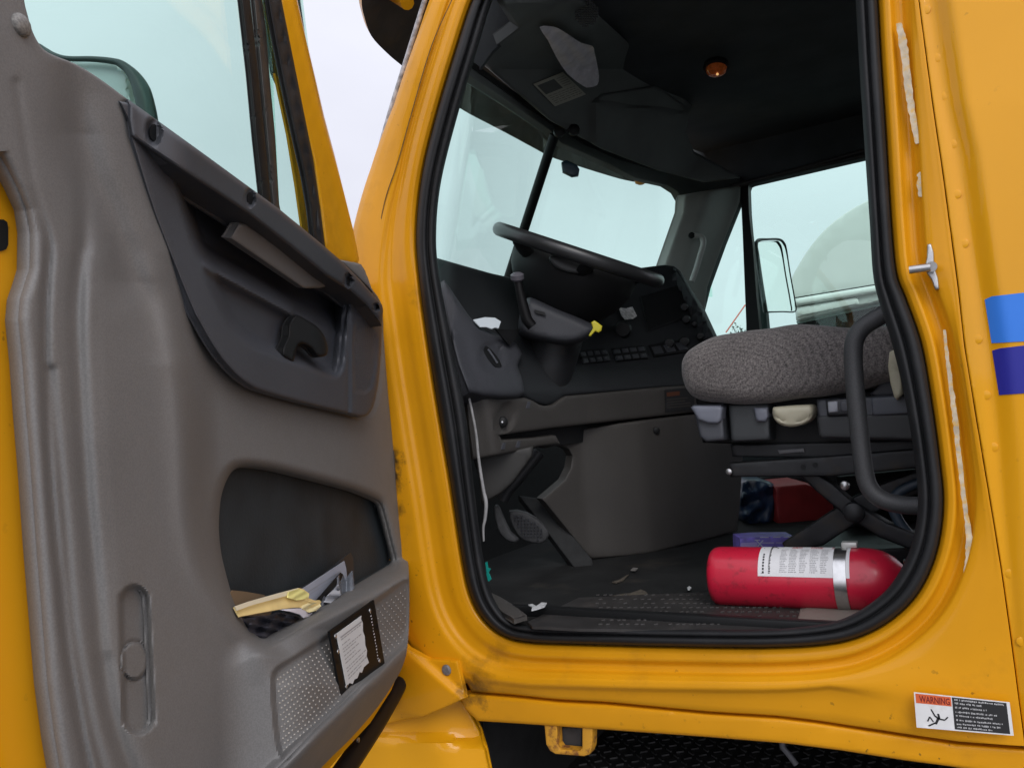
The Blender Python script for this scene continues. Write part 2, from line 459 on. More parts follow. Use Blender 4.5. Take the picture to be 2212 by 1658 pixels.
RD = [(ringd(-3, -3, -3, -3), .034*one),
      (ringd(1, 1, 1, 1), .014*one),
      (ringd(6, 6, 5, 7), ringd(.002, .002, .002, .0)),
      (ringd(14, 18, 14, 18), ringd(-.006, -.003, -.004, -.003)),
      (ringd(24, 30, 26, 30), ringd(-.009, -.004, -.006, -.004)),
      (ringd(33, 42, 38, 44), ringd(-.006, .005, .005, -.002)),
      (ringd(40, 54, 52, 58), ringd(-.001, .004, .008, -.003)),
      (ringd(46, 66, 64, 74), ringd(-.002, -.010, -.002, -.010)),
      (ringd(54, 78, 76, 92), ringd(-.009, -.019, -.014, -.017)),
      (isS*90+isB*np.minimum(DTi*.9, 92+DTi*.25)+isA*.74*DTi+isL*.80*DTi, ringd(-.011, -.020, -.019, -.018)),
      (isS*102+isB*DTi*.96+isA*.9*DTi+isL*.92*DTi, ringd(-.007, -.010, -.020, -.014)),
      (isS*(DTi*.98)+isB*(DTi-1)+isA*(DTi-1)+isL*(DTi-3), ringd(.002, -.006, -.020, -.006)),
      (DTi*1.0+isB*0, ringd(.012, .004, -.010, .006)),
      (DTi+isS*3, .05*one)]
# the A pillar's seam runs as its own fine groove
curves = []
for d, Y in RD:
    P = C0+NR*d[:, None]
    curves.append((P, Y))
fine = []
for a, b in zip(range(len(curves)), range(1, len(curves))):
    P0 = curves[max(a-1, 0)]; P1 = curves[a]; P2 = curves[b]; P3 = curves[min(b+1, len(curves)-1)]
    for t in (0, .34, .67):
        def cr(x0, x1, x2, x3): return x1+(x2-x1)*t + .25*t*(1-t)*((x2-x0)*(1-t)-(x3-x1)*t)*.6
        fine.append((cr(P0[0], P1[0], P2[0], P3[0]), P1[1]*(1-(t*t*(3-2*t)))+P2[1]*(t*t*(3-2*t))))
fine.append(curves[-1])
V3 = [mY(lambda p: 0.0)(P, -Y) for P, Y in fine]
frame = loft('door_frame', V3, YELF, TR, sharp=0)
stains(YELF, [(pt(mY(-.005), 858, 1000), .035, .95), (pt(mY(-.005), 862, 1035), .03, .95), (pt(mY(-.01), 868, 1100), .02, .7), (pt(mY(-.01), 1040, 1470), .05, .35), (pt(mY(-.01), 1075, 1410), .035, .25),
              (pt(mY(-.01), 1020, 1492), .04, .6), (pt(mY(-.005), 905, 640), .03, .25)])

# fine groove of the A pillar and of the body seam
def groove(name, px, Y, w, m, parent, k=6):
    P = sm(px, k, False); t = np.gradient(P, axis=0); n = np.stack([-t[:, 1], t[:, 0]], 1); n /= np.linalg.norm(n, axis=1)[:, None]
    L, Rr = P-n*w, P+n*w; V = np.vstack([mY(Y)(L, np.zeros(len(L))), mY(Y)(Rr, np.zeros(len(P)))]); q = len(P)
    return mesh(name, V, [(i, i+1, q+i+1, q+i) for i in range(q-1)], m, parent)
SEAMK = mat('seam_shadow_gap', (.10, .05, .008), .8, var=.5, vscale=120)
groove('pillar_seam', [(990, -40), (976, 0), (932, 100), (888, 248), (860, 348), (832, 432), (816, 520), (809, 600), (812, 700)], -.0125, 1.0, SEAMK, frame)

# rubber door seal
Sr = [(-.03, .036), (-.01, .006), (.06, -.012), (.16, -.020), (.30, -.022), (.42, -.020), (.50, -.012), (.545, -.004), (.58, -.011), (.66, -.017), (.78, -.016), (.90, -.008), (.98, .010), (1.0, .035), (1.01, .10)]
SV = []
for t, Y in Sr:
    SV.append(mY(0.0)(C0*(1-t)+CI*t, np.full(n_, -Y)))
seal = loft('door_seal', SV, RUB, TR, sharp=0)
# windscreen edge moulding on the A pillar
EDG = mat('weathered_moulding', (.36, .35, .36), .6, var=.5, vscale=90)
ep = sm([(936, -60), (918, 0), (884, 110), (846, 232), (818, 330), (788, 430), (768, 505), (750, 580)], 6, False)
tube('windscreen_moulding', mY(.035)(ep, np.zeros(len(ep))), .0055, EDG, TR, n=8)

# ------------------------------------------------------------------ outer side panel behind the door
seam = sm([(1960, -200), (1972, -100), (1984, 0), (2014, 224), (2036, 373), (2051, 485), (2068, 612), (2083, 747), (2107, 895), (2127, 1015), (2147, 1135), (2163, 1235), (2182, 1370), (2204, 1540), (2214, 1612)], 5, False)
crease = [(2010, -200), (2024, -60), (2036, 0), (2070, 224), (2096, 336), (2137, 612), (2160, 760), (2179, 935), (2192, 1100), (2210, 1300), (2225, 1500), (2235, 1640)]
def side_sign(P, line):
    L = np.asarray(line, float); x = np.interp(P[:, 1], L[:, 1], L[:, 0]); return P[:, 0]-x
def hpanel(P):
    s = side_sign(P, crease); f = np.clip(1.15-P[:, 1]/1500, .35, 1)
    q = side_sign(P, seam)
    low = sst(P[:, 1], 1520, 1620)*.006
    return .022 + .016*f*sst(s, -22, 26) - .004*np.exp(-(s+28)**2/220) - low
out = [(x+1.5, y) for x, y in seam] + [(2330, 1622), (2520, 1640), (2560, 800), (2560, -200)]
panel = sheet('side_panel', out, mY(0.0), YEL, TR, h=hpanel, step=8, thick=.03, edge=(4, .003))
sheet('seam_backing', np.vstack([seam-[9, 0], (seam+[9, 0])[::-1]]), mY(.004), BLACKP, TR, step=30, thick=.004)  # added dark strip, stops light showing through the seam
def hY(P, off): return hpanel(np.asarray(P, float))+off
RIVM = YEL
for i, (x, y) in enumerate([(1978+22, 22), (2023, 126), (2041, 208), (2058, 312), (2066, 420), (2082, 526), (2111, 733), (2129, 853), (2145, 965), (2182, 1238), (2207, 1385)]):
    b = pt(mY(0.0), x, y, float(hpanel(np.array([[x, y]]))[0])-.0005)
    o = lathe('rivet', b, (0, -1, 0), [(-.001, .0066), (.0006, .0064), (.0010, .0052), (.0011, .0003)], YEL, panel, n=16, sharp=60)
# blue stripes
def stripe(name, q, m, k=1):
    return sheet(name, q, mY(0.0), m, panel, h=lambda P: hpanel(P)+.0012, step=10, thick=.0008)
stripe('light_blue_stripe', [(2127, 647), (2142, 640), (2212, 632), (2540, 592), (2540, 700), (2212, 737), (2142, 741)], BLUEL)
stripe('dark_blue_stripe', [(2143, 757), (2160, 752), (2212, 746), (2540, 712), (2540, 820), (2212, 849), (2158, 853)], BLUED)
# tape residue
def strip_px(name, c, w, Y, m, parent, jag=0.0):
    P = sm(c, 8, False); t = np.gradient(P, axis=0); n = np.stack([-t[:, 1], t[:, 0]], 1); n /= np.linalg.norm(n, axis=1)[:, None]
    W = np.interp(np.linspace(0, 1, len(P)), np.linspace(0, 1, len(w)), w)
    j1 = rng.normal(0, jag, len(P)); j2 = rng.normal(0, jag, len(P))
    poly = np.vstack([P-n*(W+j1)[:, None], (P+n*(W+j2)[:, None])[::-1]])
    return sheet(name, poly, mY(Y), m, parent, step=12, thick=.0015)
strip_px('tape_residue', [(1941, 50), (1950, 90), (1960, 170), (1970, 240), (1983, 310)], [5, 9, 8, 8, 6], -.0105, RESID, frame, 1.0)
strip_px('tape_residue', [(1998, 362), (1992, 385), (1989, 425)], [3, 11, 5], -.0105, RESID, frame, 1.5)
strip_px('tape_residue', [(2040, 712), (2046, 770), (2056, 850), (2064, 910), (2070, 970), (2078, 1040), (2087, 1110), (2094, 1170), (2094, 1215), (2086, 1252)], [3, 4, 5, 6, 5, 5, 5, 8, 10, 9], -.0105, RESID, frame, .7)
# striker
st = pt(mY(-.012), 2010, 577)
ax = np.array([[math.cos(R(-14)), 0, math.sin(R(-14))], [0, 1, 0], [math.sin(R(14)), 0, math.cos(R(14))]])
sp = [pt(mY(-.010), *q) for q in [(2009, 530), (2007, 556), (2006, 580), (2014, 600), (2023, 624)]]
striker = sheet('door_striker', [(2003, 528), (2011, 526), (2017, 545), (2018, 578), (2026, 600), (2029, 624), (2020, 626), (2012, 604), (2002, 590), (1998, 574), (2002, 556)], mY(-.020), STEEL, TR, step=6, thick=.012, edge=(3, .002))
tube('striker_pin', [pt(mY(-.032), 2010, 577), pt(mY(-.032), 1964, 583)], [.0058, .0058], STEEL, striker, n=14)
tube('striker_pin', [pt(mY(-.032), 2012, 576), pt(mY(-.012), 2012, 576)], [.0075, .0075], STEEL, striker, n=14)

# ------------------------------------------------------------------ sill skirt, hook bracket, things below
gap = [(990, 1494), (1100, 1503), (1209, 1514), (1309, 1519), (1533, 1540), (1681, 1549), (1757, 1558), (1925, 1583), (2067, 1604), (2212, 1615), (2520, 1640)]
low = [(2520, 1730), (2212, 1680), (2093, 1660), (2037, 1652), (1953, 1641), (1813, 1619), (1701, 1605), (1533, 1591), (1281, 1573), (1169, 1565), (1032, 1556), (1005, 1530)]
SK = sheet('sill_skirt', [(x, y+1.5) for x, y in gap]+low, mY(-.004), YELF, TR, step=14, thick=.03, edge=(9, .006))
gk = [(x, y-9) for x, y in gap]+[(x, y+10) for x, y in gap[::-1]]
sheet('skirt_gap', gk, mY(.022), BLACKP, TR, step=30, thick=.02)
RUST = mat('rusty_yellow_paint', (.62, .30, .02), .55, var=.1, dirt=(.16, .05, .015), dscale=40, damt=.9, dlo=.5, dhi=.62)
brk = sheet('tow_loop', [(1176, 1562), (1180, 1606), (1188, 1620), (1200, 1627), (1262, 1632), (1274, 1628), (1279, 1615), (1281, 1566)], mY(.004), RUST, TR,
      holes=[[(1203, 1566), (1205, 1608), (1211, 1617), (1252, 1621), (1258, 1613), (1258, 1566)]], step=8, thick=.02, edge=(3, .002))
GBLK = mat('sooty_black', (.012, .012, .0125), .75, var=.3, vscale=30)
sheet('box_end', [(1200, 1568), (1204, 1612), (1256, 1618), (1258, 1568)], mY(.03), mat('grey_rubber_block', (.035, .036, .038), .7, var=.2, vscale=30, bump=.4, bscale=90), TR, step=10, thick=.05, edge=(4, .004))

# body behind the panel, cowl side and bonnet (mostly out of the picture)
box('sleeper_side', (1.36, .012, .58), (2.44, .03, 1.84), YEL, TR, bevel=.008)
box('cowl_side', (-1.255, .05, .02), (.39, .04, 1.1), YEL, TR, bevel=.01)
hx = []
for X, zt, y0, y1 in ((-1.44, .64, .10, 1.90), (-1.9, .60, .16, 1.84), (-2.5, .50, .24, 1.76), (-2.85, .38, .34, 1.66), (-2.98, .15, .40, 1.60)):
    a = np.linspace(0, math.pi, 15)
    hx.append(np.array([[X, 1.0-(y1-y0)/2*math.copysign(abs(math.cos(t))**.55, math.cos(t)), -.62+(zt+.62)*math.sin(t)**.45] for t in a]))
loft('bonnet', hx, YEL, TR, closed=False)
mesh('bonnet_front', hx[-1], [tuple(range(15))], YEL, TR)
# ------------------------------------------------------------------ cowl plate and fender at the lower left
cow = sheet('cowl_plate', [(840, 1350), (883, 1398), (928, 1423), (988, 1427), (998, 1467), (1007, 1506), (960, 1528), (912, 1548), (880, 1552), (800, 1570), (700, 1590), (700, 1350)], mY(-.028), YELF, TR,
      h=lambda P: .014*sst(lin(P, (886, 1402), (1008, 1508)), -11, 13)-.018*sst(lin(P, (829, 1530), (912, 1548)), -6, 30), step=4, thick=.008, edge=(5, .003))
lathe('bolt', pt(mY(-.0285), 965, 1446), (0, -1, 0), [(0, .0105), (.002, .0105), (.0045, .008), (.005, .001)], mat('dull_bolt', (.17, .165, .17), .6, metal=.2, var=.3, vscale=200), cow, n=20)
fen = sheet('fender', [(640, 1540), (780, 1510), (860, 1500), (960, 1490), (1000, 1505), (1014, 1532), (1036, 1576), (1048, 1618), (1058, 1665), (1064, 1760), (1040, 1900), (500, 1900), (520, 1640)], mY(.0), YEL, TR,
      h=lambda P: .022*sst(P[:, 1]-.08*(P[:, 0]-829), 1572, 1600)-.05*sst(P[:, 0]-.25*(P[:, 1]-1560), 915, 1060), step=12, thick=.012, edge=(8, .006))

# ------------------------------------------------------------------ under the cab: chassis, step with tread, all real boxes
ux = pt(mY(.12), 1240, 1640)
box('chassis_wall', (.6, .75, -.55), (3.4, .08, .9), GBLK, TR, bevel=0)
box('chassis_wall', (-.98, .42, -.56), (.05, .62, .84), GBLK, TR, bevel=0)
TREAD = mat('black_tread_plate', (.020, .020, .021), .45, metal=.2, var=.3, vscale=30)
sz = -.335
tv = [pt(mZ(sz), *q) for q in [(960, 1660), (1020, 1596), (1200, 1566), (1480, 1596), (1560, 1660)]]
step = box('cab_step', (-.36, .30, sz-.02), (.86, .34, .04), TREAD, TR, bevel=.006)
geos = []
for i in range(34):
    for j in range(13):
        x = -.76+i*.024; y = .15+j*.024
        if (i+j) % 2: a = .7
        else: a = -.7
        axx = np.array([[math.cos(a), math.sin(a), 0], [-math.sin(a), math.cos(a), 0], [0, 0, 1]])
        geos.append(boxgeo((x, y, sz+.0015), (.016, .0036, .003), axx))
join('raised_tread', geos, mat('worn_tread', (.050, .050, .050), .45, metal=.5, var=.6, vscale=40), step, sharp=30)
tube('air_line', [pt(mY(.26), *q) for q in [(1720, 1650), (1705, 1630), (1690, 1612), (1690, 1590)]], .006, mat('grey_hose', (.10, .10, .11), .6), TR, n=8)
box('battery_box', (.45, .36, -.62), (.75, .5, .42), GBLK, TR, bevel=.01)

# ------------------------------------------------------------------ safety sticker on the corner of the sill
WQ = [(1974, 1494), (2181, 1516), (2190, 1588), (1980, 1570)]
yS = -.036
wd = sheet('safety_sticker', WQ, mY(yS), WHITE, panel, step=12, thick=.0008)
ORG = mat('orange_print', (.62, .11, .03), .5, var=.1, vscale=80)
DRED = mat('dark_red_print', (.16, .01, .01), .6)
mm = mY(yS)
marks('sticker_header', WQ, [(.015, .03, .385, .30)], mm, .0003, ORG, wd)
words('header_text', 'WARNING', WQ, (.05, .075, .37, .27), mm, .0005, DRED, wd, bold=.02)
marks('sticker_text_panel', WQ, [(.395, .03, .965, .96)], mm, .0003, INK, wd)
rr = []
for ln, (v, x1) in enumerate([(.10, .93), (.20, .70), (.32, .74), (.45, .84), (.56, .80), (.69, .90), (.80, .88), (.90, .78)]):
    x = .42
    while x < x1:
        w = random.uniform(.006, .017); rr.append((x, v-.026+random.uniform(-.010, .014), min(x+w, x1+.01), v+.020+random.uniform(-.012, .006))); x += w+(random.uniform(.003, .006) if random.random() < .8 else .016)
marks('printed_lines', WQ, rr, mm, .0005, mat('sticker_lettering', (.42, .42, .42), .6), wd)
def limb(a, b, w):
    a = np.array(a); b = np.array(b); t = (b-a)/np.linalg.norm(b-a); n = np.array([-t[1]*.38, t[0]])*w
    return [a-n, b-n, b+n, a+n]
marks('falling_figure', WQ, [limb((.165, .44), (.20, .62), .022), limb((.20, .62), (.24, .70), .028), limb((.24, .70), (.30, .72), .022), limb((.30, .72), (.335, .62), .02), limb((.235, .55), (.245, .68), .03),
     limb((.24, .66), (.20, .86), .035), limb((.20, .82), (.125, .93), .024), limb((.18, .80), (.145, .66), .02), limb((.145, .66), (.12, .80), .02)], mm, .0004, INK, wd)
# ------------------------------------------------------------------ the open door
door = bpy.data.objects.new('door', None); link(door, TR)
trim_out = [(-80, -160), (40, -160), (47, -60), (52, 0), (60, 34), (68, 62), (80, 88), (97, 109), (120, 121), (160, 137), (200, 160), (240, 188), (276, 215),
    (440, 334), (604, 453), (696, 529), (732, 562), (780, 571), (800, 618), (822, 652), (828, 700), (831, 760), (840, 871), (850, 971), (856, 1051), (863, 1125), (868, 1165), (880, 1203), (884, 1260), (884, 1340),
    (880, 1395), (874, 1425), (858, 1462), (816, 1526), (760, 1591), (696, 1655), (600, 1765), (400, 1920), (170, 1990), (140, 1850), (122, 1700), (114, 1658), (104, 1595), (88, 1475), (76, 1327),
    (64, 1179), (52, 1011), (42, 891), (34, 779), (25, 700), (25, 675), (29, 645), (40, 620), (48, 590), (52, 545), (51, 500), (44, 452), (24, 408), (0, 362), (-40, 300), (-80, 230)]
ins_out = [(274, 222), (278, 262), (282, 292), (288, 315), (320, 420), (348, 500), (412, 660), (432, 699), (452, 735), (476, 771), (498, 797), (520, 818), (540, 832), (562, 843), (640, 866), (752, 893), (776, 899), (792, 897), (803, 884), (810, 862), (817, 826), (823, 760), (825, 700), (826, 660), (800, 636), (696, 556), (520, 420)]
pocket = [(560, 1011), (530, 1009), (511, 1012), (500, 1020), (490, 1036), (481, 1060), (476, 1085), (473, 1127), (474, 1160), (478, 1195), (486, 1230), (496, 1267), (507, 1300), (520, 1328), (538, 1355), (556, 1370), (576, 1375),
    (600, 1366), (680, 1322), (760, 1272), (836, 1226), (848, 1218), (851, 1208), (844, 1180), (834, 1140), (824, 1103), (818, 1088), (806, 1079), (760, 1060), (680, 1038), (600, 1018)]
perf = [(592, 1462), (598, 1449), (610, 1438), (700, 1381), (800, 1311), (862, 1262), (874, 1256), (880, 1262), (883, 1290), (880, 1362), (875, 1384), (868, 1396), (760, 1496), (640, 1610), (626, 1626), (616, 1636), (604, 1612), (597, 1560), (593, 1510)]
gA = [(36, 180), (72, 400), (100, 500), (106, 545), (101, 620), (98, 700), (100, 811), (105, 950), (112, 1060), (124, 1191), (132, 1195+60), (146, 1395), (168, 1530), (192, 1658), (230, 1800)]
gA2 = [(112, 800), (122, 931), (138, 1100), (150, 1250), (162, 1370), (178, 1460), (204, 1590), (244, 1720), (300, 1850)]
gB = [(122, 150), (136, 165), (150, 280), (178, 400), (182, 520), (172, 600), (167, 690), (176, 851), (188, 1051), (200, 1175), (212, 1300), (220, 1395), (236, 1515), (270, 1630), (330, 1760)]
gB2 = [(186, 560), (190, 650), (187, 740), (192, 900), (206, 1100), (218, 1260), (230, 1400)]
vC = [(128, 60), (146, 150), (160, 220), (172, 290), (196, 370), (226, 445), (258, 530), (286, 610), (316, 660), (338, 715), (352, 760)]
rR = [(330, 560), (365, 680), (388, 790), (398, 900), (404, 1020), (410, 1120), (424, 1200), (448, 1262), (490, 1330), (540, 1390), (570, 1420)]
_th = np.linspace(0, math.pi, 12)
oval = [(290-34*math.cos(t), 1302-40*math.sin(t)) for t in _th]+[(300+36*math.cos(t), 1545+42*math.sin(t)) for t in _th]
gAs, gA2s, gBs, gB2s, vCs, rRs = [sm(l, 8, False) for l in (gA, gA2, gB, gB2, vC, rR)]
ovs, pks, pfs = sm(oval, 3), sm(pocket, 2), sm(perf, 2)
lipA, lipB = (560, 1385), (884, 1222)
def gs(d, s): return np.exp(-(d/s)**2)
def sline(P, L):
    L = np.asarray(L, float); return P[:, 0]-np.interp(P[:, 1], L[:, 1], L[:, 0])
def htrim(P):
    h = np.zeros(len(P))
    dl = sline(P, [(-80, 230), (0, 362), (24, 408), (44, 452), (51, 500), (50, 580), (29, 645), (25, 690), (34, 779), (42, 891), (52, 1011), (64, 1179), (76, 1327), (88, 1475), (104, 1595), (122, 1700), (170, 1990)])
    m = P[:, 1] > 330
    t = 1-np.clip(dl/46, 0, 1)
    h -= np.where(m, .034*(1-np.sqrt(np.maximum(0, 1-t*t))), 0)
    up_ = np.clip((P[:, 1]-250)/300, 0, 1)
    h -= .0055*gs(pd(P, gAs), 11)*np.clip((P[:, 1]-350)/200, .25, 1)
    h -= .0035*gs(pd(P, gA2s), 11)
    h -= .0055*gs(pd(P, gBs), 18)*np.clip((P[:, 1]-300)/250, 0, 1)
    h += .002*gs(pd(P, gB2s), 17)
    d = sline(P, gBs); h += .006*sst(d, -20, 60)*np.clip((P[:, 1]-200)/300, 0, 1)
    f = np.clip((P[:, 1]-90)/200, .2, 1)*np.clip((790-P[:, 1])/180, 0, 1)
    h -= .015*gs(pd(P, vCs), 44)*f
    # plane to the right of the soft ridge turns away
    d = sline(P, rRs); g = np.clip((P[:, 1]-540)/180, 0, 1)*np.clip((1480-P[:, 1])/120, 0, 1)
    h -= g*(.026*sst(d, -25, 75))
    h += .006*gs(d, 34)*g
    # bellied map pocket front
    s = lin(P, lipA, lipB)                                     # below the lip line
    e = sst(s, -26, 26)
    left = sst(P[:, 0]-.02*(P[:, 1]-1400), 470, 680)
    h += .060*e*left
    # soft lip round the pocket mouth
    dp = pd(P, pks, True); dpin = np.where(inside(P, pks), 0, dp)
    t = 1-np.clip(dpin/24, 0, 1)
    h -= .022*(1-np.sqrt(np.maximum(0, 1-t*t)))
    # perforated field, slightly sunk
    h -= .007*sst(sdist(P, pfs), -9, 5)
    # underside below the lit edge
    b = lin(P, (560, 1716), (884, 1398)); 
    h += .012*gs(b+4, 16)*(P[:, 0] > 380)
    h -= .085*sst(b, 4, 75)*sst(P[:, 0], 380, 560)
    # lever slot
    so = sdist(P, ovs)
    h -= .011*sst(so, -3, 12)
    di = np.hypot((P[:, 0]-290), (P[:, 1]-1426)*.72)
    h += .004*sst(-di, -33, -27)-.0035*gs(di-30, 2.5)
    # insert seat
    h -= .004*gs(sdist(P, np.array(ins_out, float)), 7)
    return h
pocket_l = pocket
def inset(L, d):
    t = np.roll(L, -1, 0)-np.roll(L, 1, 0); n = np.stack([t[:, 1], -t[:, 0]], 1); n /= np.linalg.norm(n, axis=1)[:, None]
    a = L+n*d; b = L-n*d
    return a if inside(a, L).sum() > inside(b, L).sum() else b
INSH = inset(sm(ins_out, 3), 7)
trim = sheet('trim_panel', sm(trim_out, 3), mD(0.0), TRIM, door, h=htrim, holes=[sm(pocket, 3), INSH], step=4.2, thick=.008, edge=(5, .002))
# liner of the pocket
wl = sm(pocket, 3)
hp = htrim(wl)-.004
lv = [mD(0.0)(wl, hp)]
cpk = np.array([665, 1190.]); 
for dn in (.008, .02, .034):
    lv.append(lv[0] - DN*(dn + 0*hp)[:, None])
lv.append(lv[0] + DN*(-.056-hp)[:, None])
POCK = mat('pocket_liner', (.018, .024, .028), .7, var=.3, vscale=14, bump=.5, bscale=220)
big = cpk+(wl-cpk)*1.25
liner = sheet('pocket_liner', big, mD(-.055), POCK, door, step=20, thick=.006)
loft('pocket_wall', lv, POCK, liner, sharp=0)

# insert (slate upper panel) with the arm rest hollow
rec = [(384, 372), (381, 400), (388, 440), (398, 478), (408, 512), (420, 548), (434, 585), (450, 625), (472, 671), (488, 699), (508, 723), (532, 744), (560, 760), (624, 781), (690, 806), (718, 816), (732, 813), (740, 800), (746, 775), (749, 740), (753, 690), (753, 648), (704, 612), (620, 548), (520, 470), (440, 408)]
recs = sm(rec, 3)
ledge = [(428, 566), (480, 592), (552, 632), (620, 668)]
alc = [(622, 665), (660, 655), (700, 648), (752, 646), (750, 760), (742, 806), (722, 818), (690, 806), (628, 784), (620, 740)]
def hins(P):
    h = np.full(len(P), .005)
    so = sdist(P, recs)
    h -= .024*sst(so, -3, 30)
    # hollow above the ledge goes deep, the arm rest shelf below it is shallower
    s = lin(P, (428, 560), (620, 664))
    h -= .030*sst(-s, -2, 40)*sst(so, 0, 30)
    h += .016*gs(s-6, 14)*sst(so, 0, 20)*(P[:, 0] < 632)
    # alcove for the latch
    h -= .004*sst(P[:, 0]-.1*(P[:, 1]-700), 606, 650)*sst(so, 2, 22)
    h -= .0025*gs(P[:, 0]-753+.0*(P[:, 1]), 2.2)*(P[:, 1] > 640)
    sp = sdist(P, [(770, 692), (782, 690), (800, 705), (814, 730), (812, 790), (802, 838), (790, 848), (767, 846), (762, 800), (762, 730)])
    h -= .0022*sst(sp, -2, 3)
    return h
ins = sheet('insert_panel', sm(ins_out, 3), mD(0.0), SLATE, door, h=hins, step=4.5, thick=.01, edge=(6, .004))
# speaker mesh dots
sp_poly = np.array([(770, 698), (782, 696), (798, 710), (808, 732), (806, 788), (798, 832), (788, 842), (770, 840), (766, 800), (766, 730)], float)
G = np.stack(np.meshgrid(np.arange(766, 812, 4.6), np.arange(694, 846, 4.6)), -1).reshape(-1, 2); G = G[inside(G, sp_poly)]
m0 = mD(0.0)
def dots(name, G, hh, r, m, parent, cone=.6, hgt=.001):
    V, F = [], []
    B = m0(G, hh)
    e1 = DD; e2 = np.array([0, 0, 1.0])
    for p in B:
        b = len(V)
        for j in range(6):
            t = 2*math.pi*j/6; V.append(p+r*(math.cos(t)*e1+math.sin(t)*e2))
        for j in range(6):
            t = 2*math.pi*j/6; V.append(p+DN*hgt+cone*r*(math.cos(t)*e1+math.sin(t)*e2))
        F += [(b+j, b+(j+1) % 6, b+6+(j+1) % 6, b+6+j) for j in range(6)]; F.append(tuple(b+6+j for j in range(6)))
    return mesh(name, V, F, m, parent, sharp=30)
spk = dots('speaker_grille', G, hins(G)+.0, .0014, SLATED, door, hgt=.0007)
# pull handle panel in the hollow
sheet('pull_handle', [(516, 480), (530, 482), (648, 558), (704, 618), (690, 622), (656, 623), (640, 612), (496, 514)], mD(.006), mat('grey_pull_handle', (.15, .145, .14), .5, var=.08, bump=.2, bscale=900), door, h=lambda P: -.010*sst(lin(P, (496, 514), (656, 623)), -60, 0)+.006, step=8, thick=.012, edge=(7, .004))
# belt rail
rail_o = [(276, 214), (440, 332), (604, 452), (696, 528), (740, 566), (780, 606), (806, 637), (824, 656), (827, 668), (824, 704), (812, 688), (790, 660), (756, 630), (704, 598), (620, 530), (532, 462), (460, 414), (384, 366), (330, 330), (282, 297), (276, 260)]
def hrail(P):
    h = .008+.026*sst(P[:, 0], 272, 420)
    for (x, y, rx, ry) in ((332, 284, 15, 27), (540, 427, 10, 19), (752, 606, 7, 14), (813, 664, 5, 9)):
        e = np.hypot((P[:, 0]-x)/rx, (P[:, 1]-y)/ry); h -= .009*sst(-e, -1.3, -.75)
    return h
rail = sheet('belt_rail', rail_o, mD(0.0), mat('charcoal_rail', (.040, .043, .050), .5, var=.1, bump=.3, bscale=900), door, h=hrail, step=5, thick=.045, edge=(12, .008))
for (x, y, rx, ry) in ((333, 286, 9, 18), (540.5, 428, 6, 13), (752, 606, 4.5, 9), (813, 664, 3, 6)):
    a = np.linspace(0, 2*math.pi, 18)[:-1]
    sheet('screw_recess', [(x+rx*math.cos(t), y+ry*math.sin(t)) for t in a], mD(0.0), BLACKP, rail, h=lambda P: hrail(P)*0+float(hrail(np.array([[x, y]], float))[0])+.0012, step=8, thick=.001)
# end cap at the hinge
sheet('corner_cap', [(728, 560), (752, 564), (780, 572), (794, 598), (806, 632), (780, 606), (742, 570)], mD(.012), TRIM, door, step=9, thick=.02, edge=(6, .004))
# latch handle
hp_ = [(636, 682), (644, 680), (662, 690), (684, 704), (700, 724), (708, 748), (706, 766), (692, 771), (682, 765), (672, 752), (656, 743), (646, 744), (640, 756), (634, 780), (620, 775), (611, 766), (612, 748), (622, 726), (624, 700)]
sheet('latch_handle', hp_, mD(.004), BLACKP, door, h=lambda P: .012*sst(P[:, 0], 612, 700), step=5, thick=.012, edge=(6, .004), k=2)
# oval plug
lathe('trim_plug', pt(mD(.001), 46, 54), DN, [(-.002, .0095), (.001, .0095), (.003, .008), (.0045, .004), (.0048, .0005)], mat('grey_plug', (.17, .165, .155), .55, spk=.25), door, n=28, sharp=60)
# nubs of the perforated field
nb = np.array([perf], float)[0]
o0 = np.array([600., 1450.]); a1 = np.array([276, -193.]); a2 = np.array([14, 168.])
qd = [(596, 1462), (884, 1262), (884, 1392), (612, 1640)]
us = []
for i in range(32):
    for j in range(14):
        u = (i+.5+(.5 if j % 2 else 0))/32.5; v = (j+.5)/14
        us.append((u**1.12, v))
G = bil(qd, us); G = G[sdist(G, pfs) > 5]
plq = [(712, 1363), (808, 1295), (832, 1437), (742, 1531)]
G = G[~inside(G, np.array(plq, float))]
_tn = dots('tread_nubs', G, htrim(G)-.0004, .0016, mat('worn_nub', (.235, .215, .19), .45, var=.35, vscale=200), trim, hgt=.0016); _tn['kind'] = 'stuff'
# placard
pl = sheet('placard', plq, mD(.0), mat('placard_black', (.005, .0055, .006), .5, spec=.2), door, h=lambda P: np.full(len(P), .060), step=10, thick=.003)
pm = mD(.0)
for u, v in ((.10, .10), (.14, .78), (.12, .9), (.88, .10), (.9, .86), (.1, .30)):
    p = bil(plq, [[u, v]])[0]
    lathe('placard_screw', pt(pm, p[0], p[1], .060), DN, [(0, .0032), (.001, .003), (.0016, .001)], STEEL, pl, n=10)
marks('binding_holes', plq, [(.875+random.uniform(-.006, .006), v, .893+random.uniform(-.006, .006), v+.016) for v in np.arange(.13, .84, .045)], pm, .0604, PAPER, pl)
pq = [(727, 1368), (781, 1329), (797, 1430), (749, 1482)]
edge_r = [(781, 1329), (780, 1336), (784, 1345), (784, 1362), (788, 1374), (789, 1392), (793, 1404), (792, 1416), (797, 1430), (786, 1440), (782, 1452), (777, 1450), (772, 1464), (766, 1466), (762, 1476), (755, 1474), (749, 1482)]
pap = sheet('paper_notice', [(727, 1368)]+edge_r, pm, mat('torn_notice_paper', (.62, .63, .63), .7, var=.05), pl, h=lambda P: np.full(len(P), (.0612)), step=12, thick=.0008)
rr = [(.12, .10, .98, .125)]
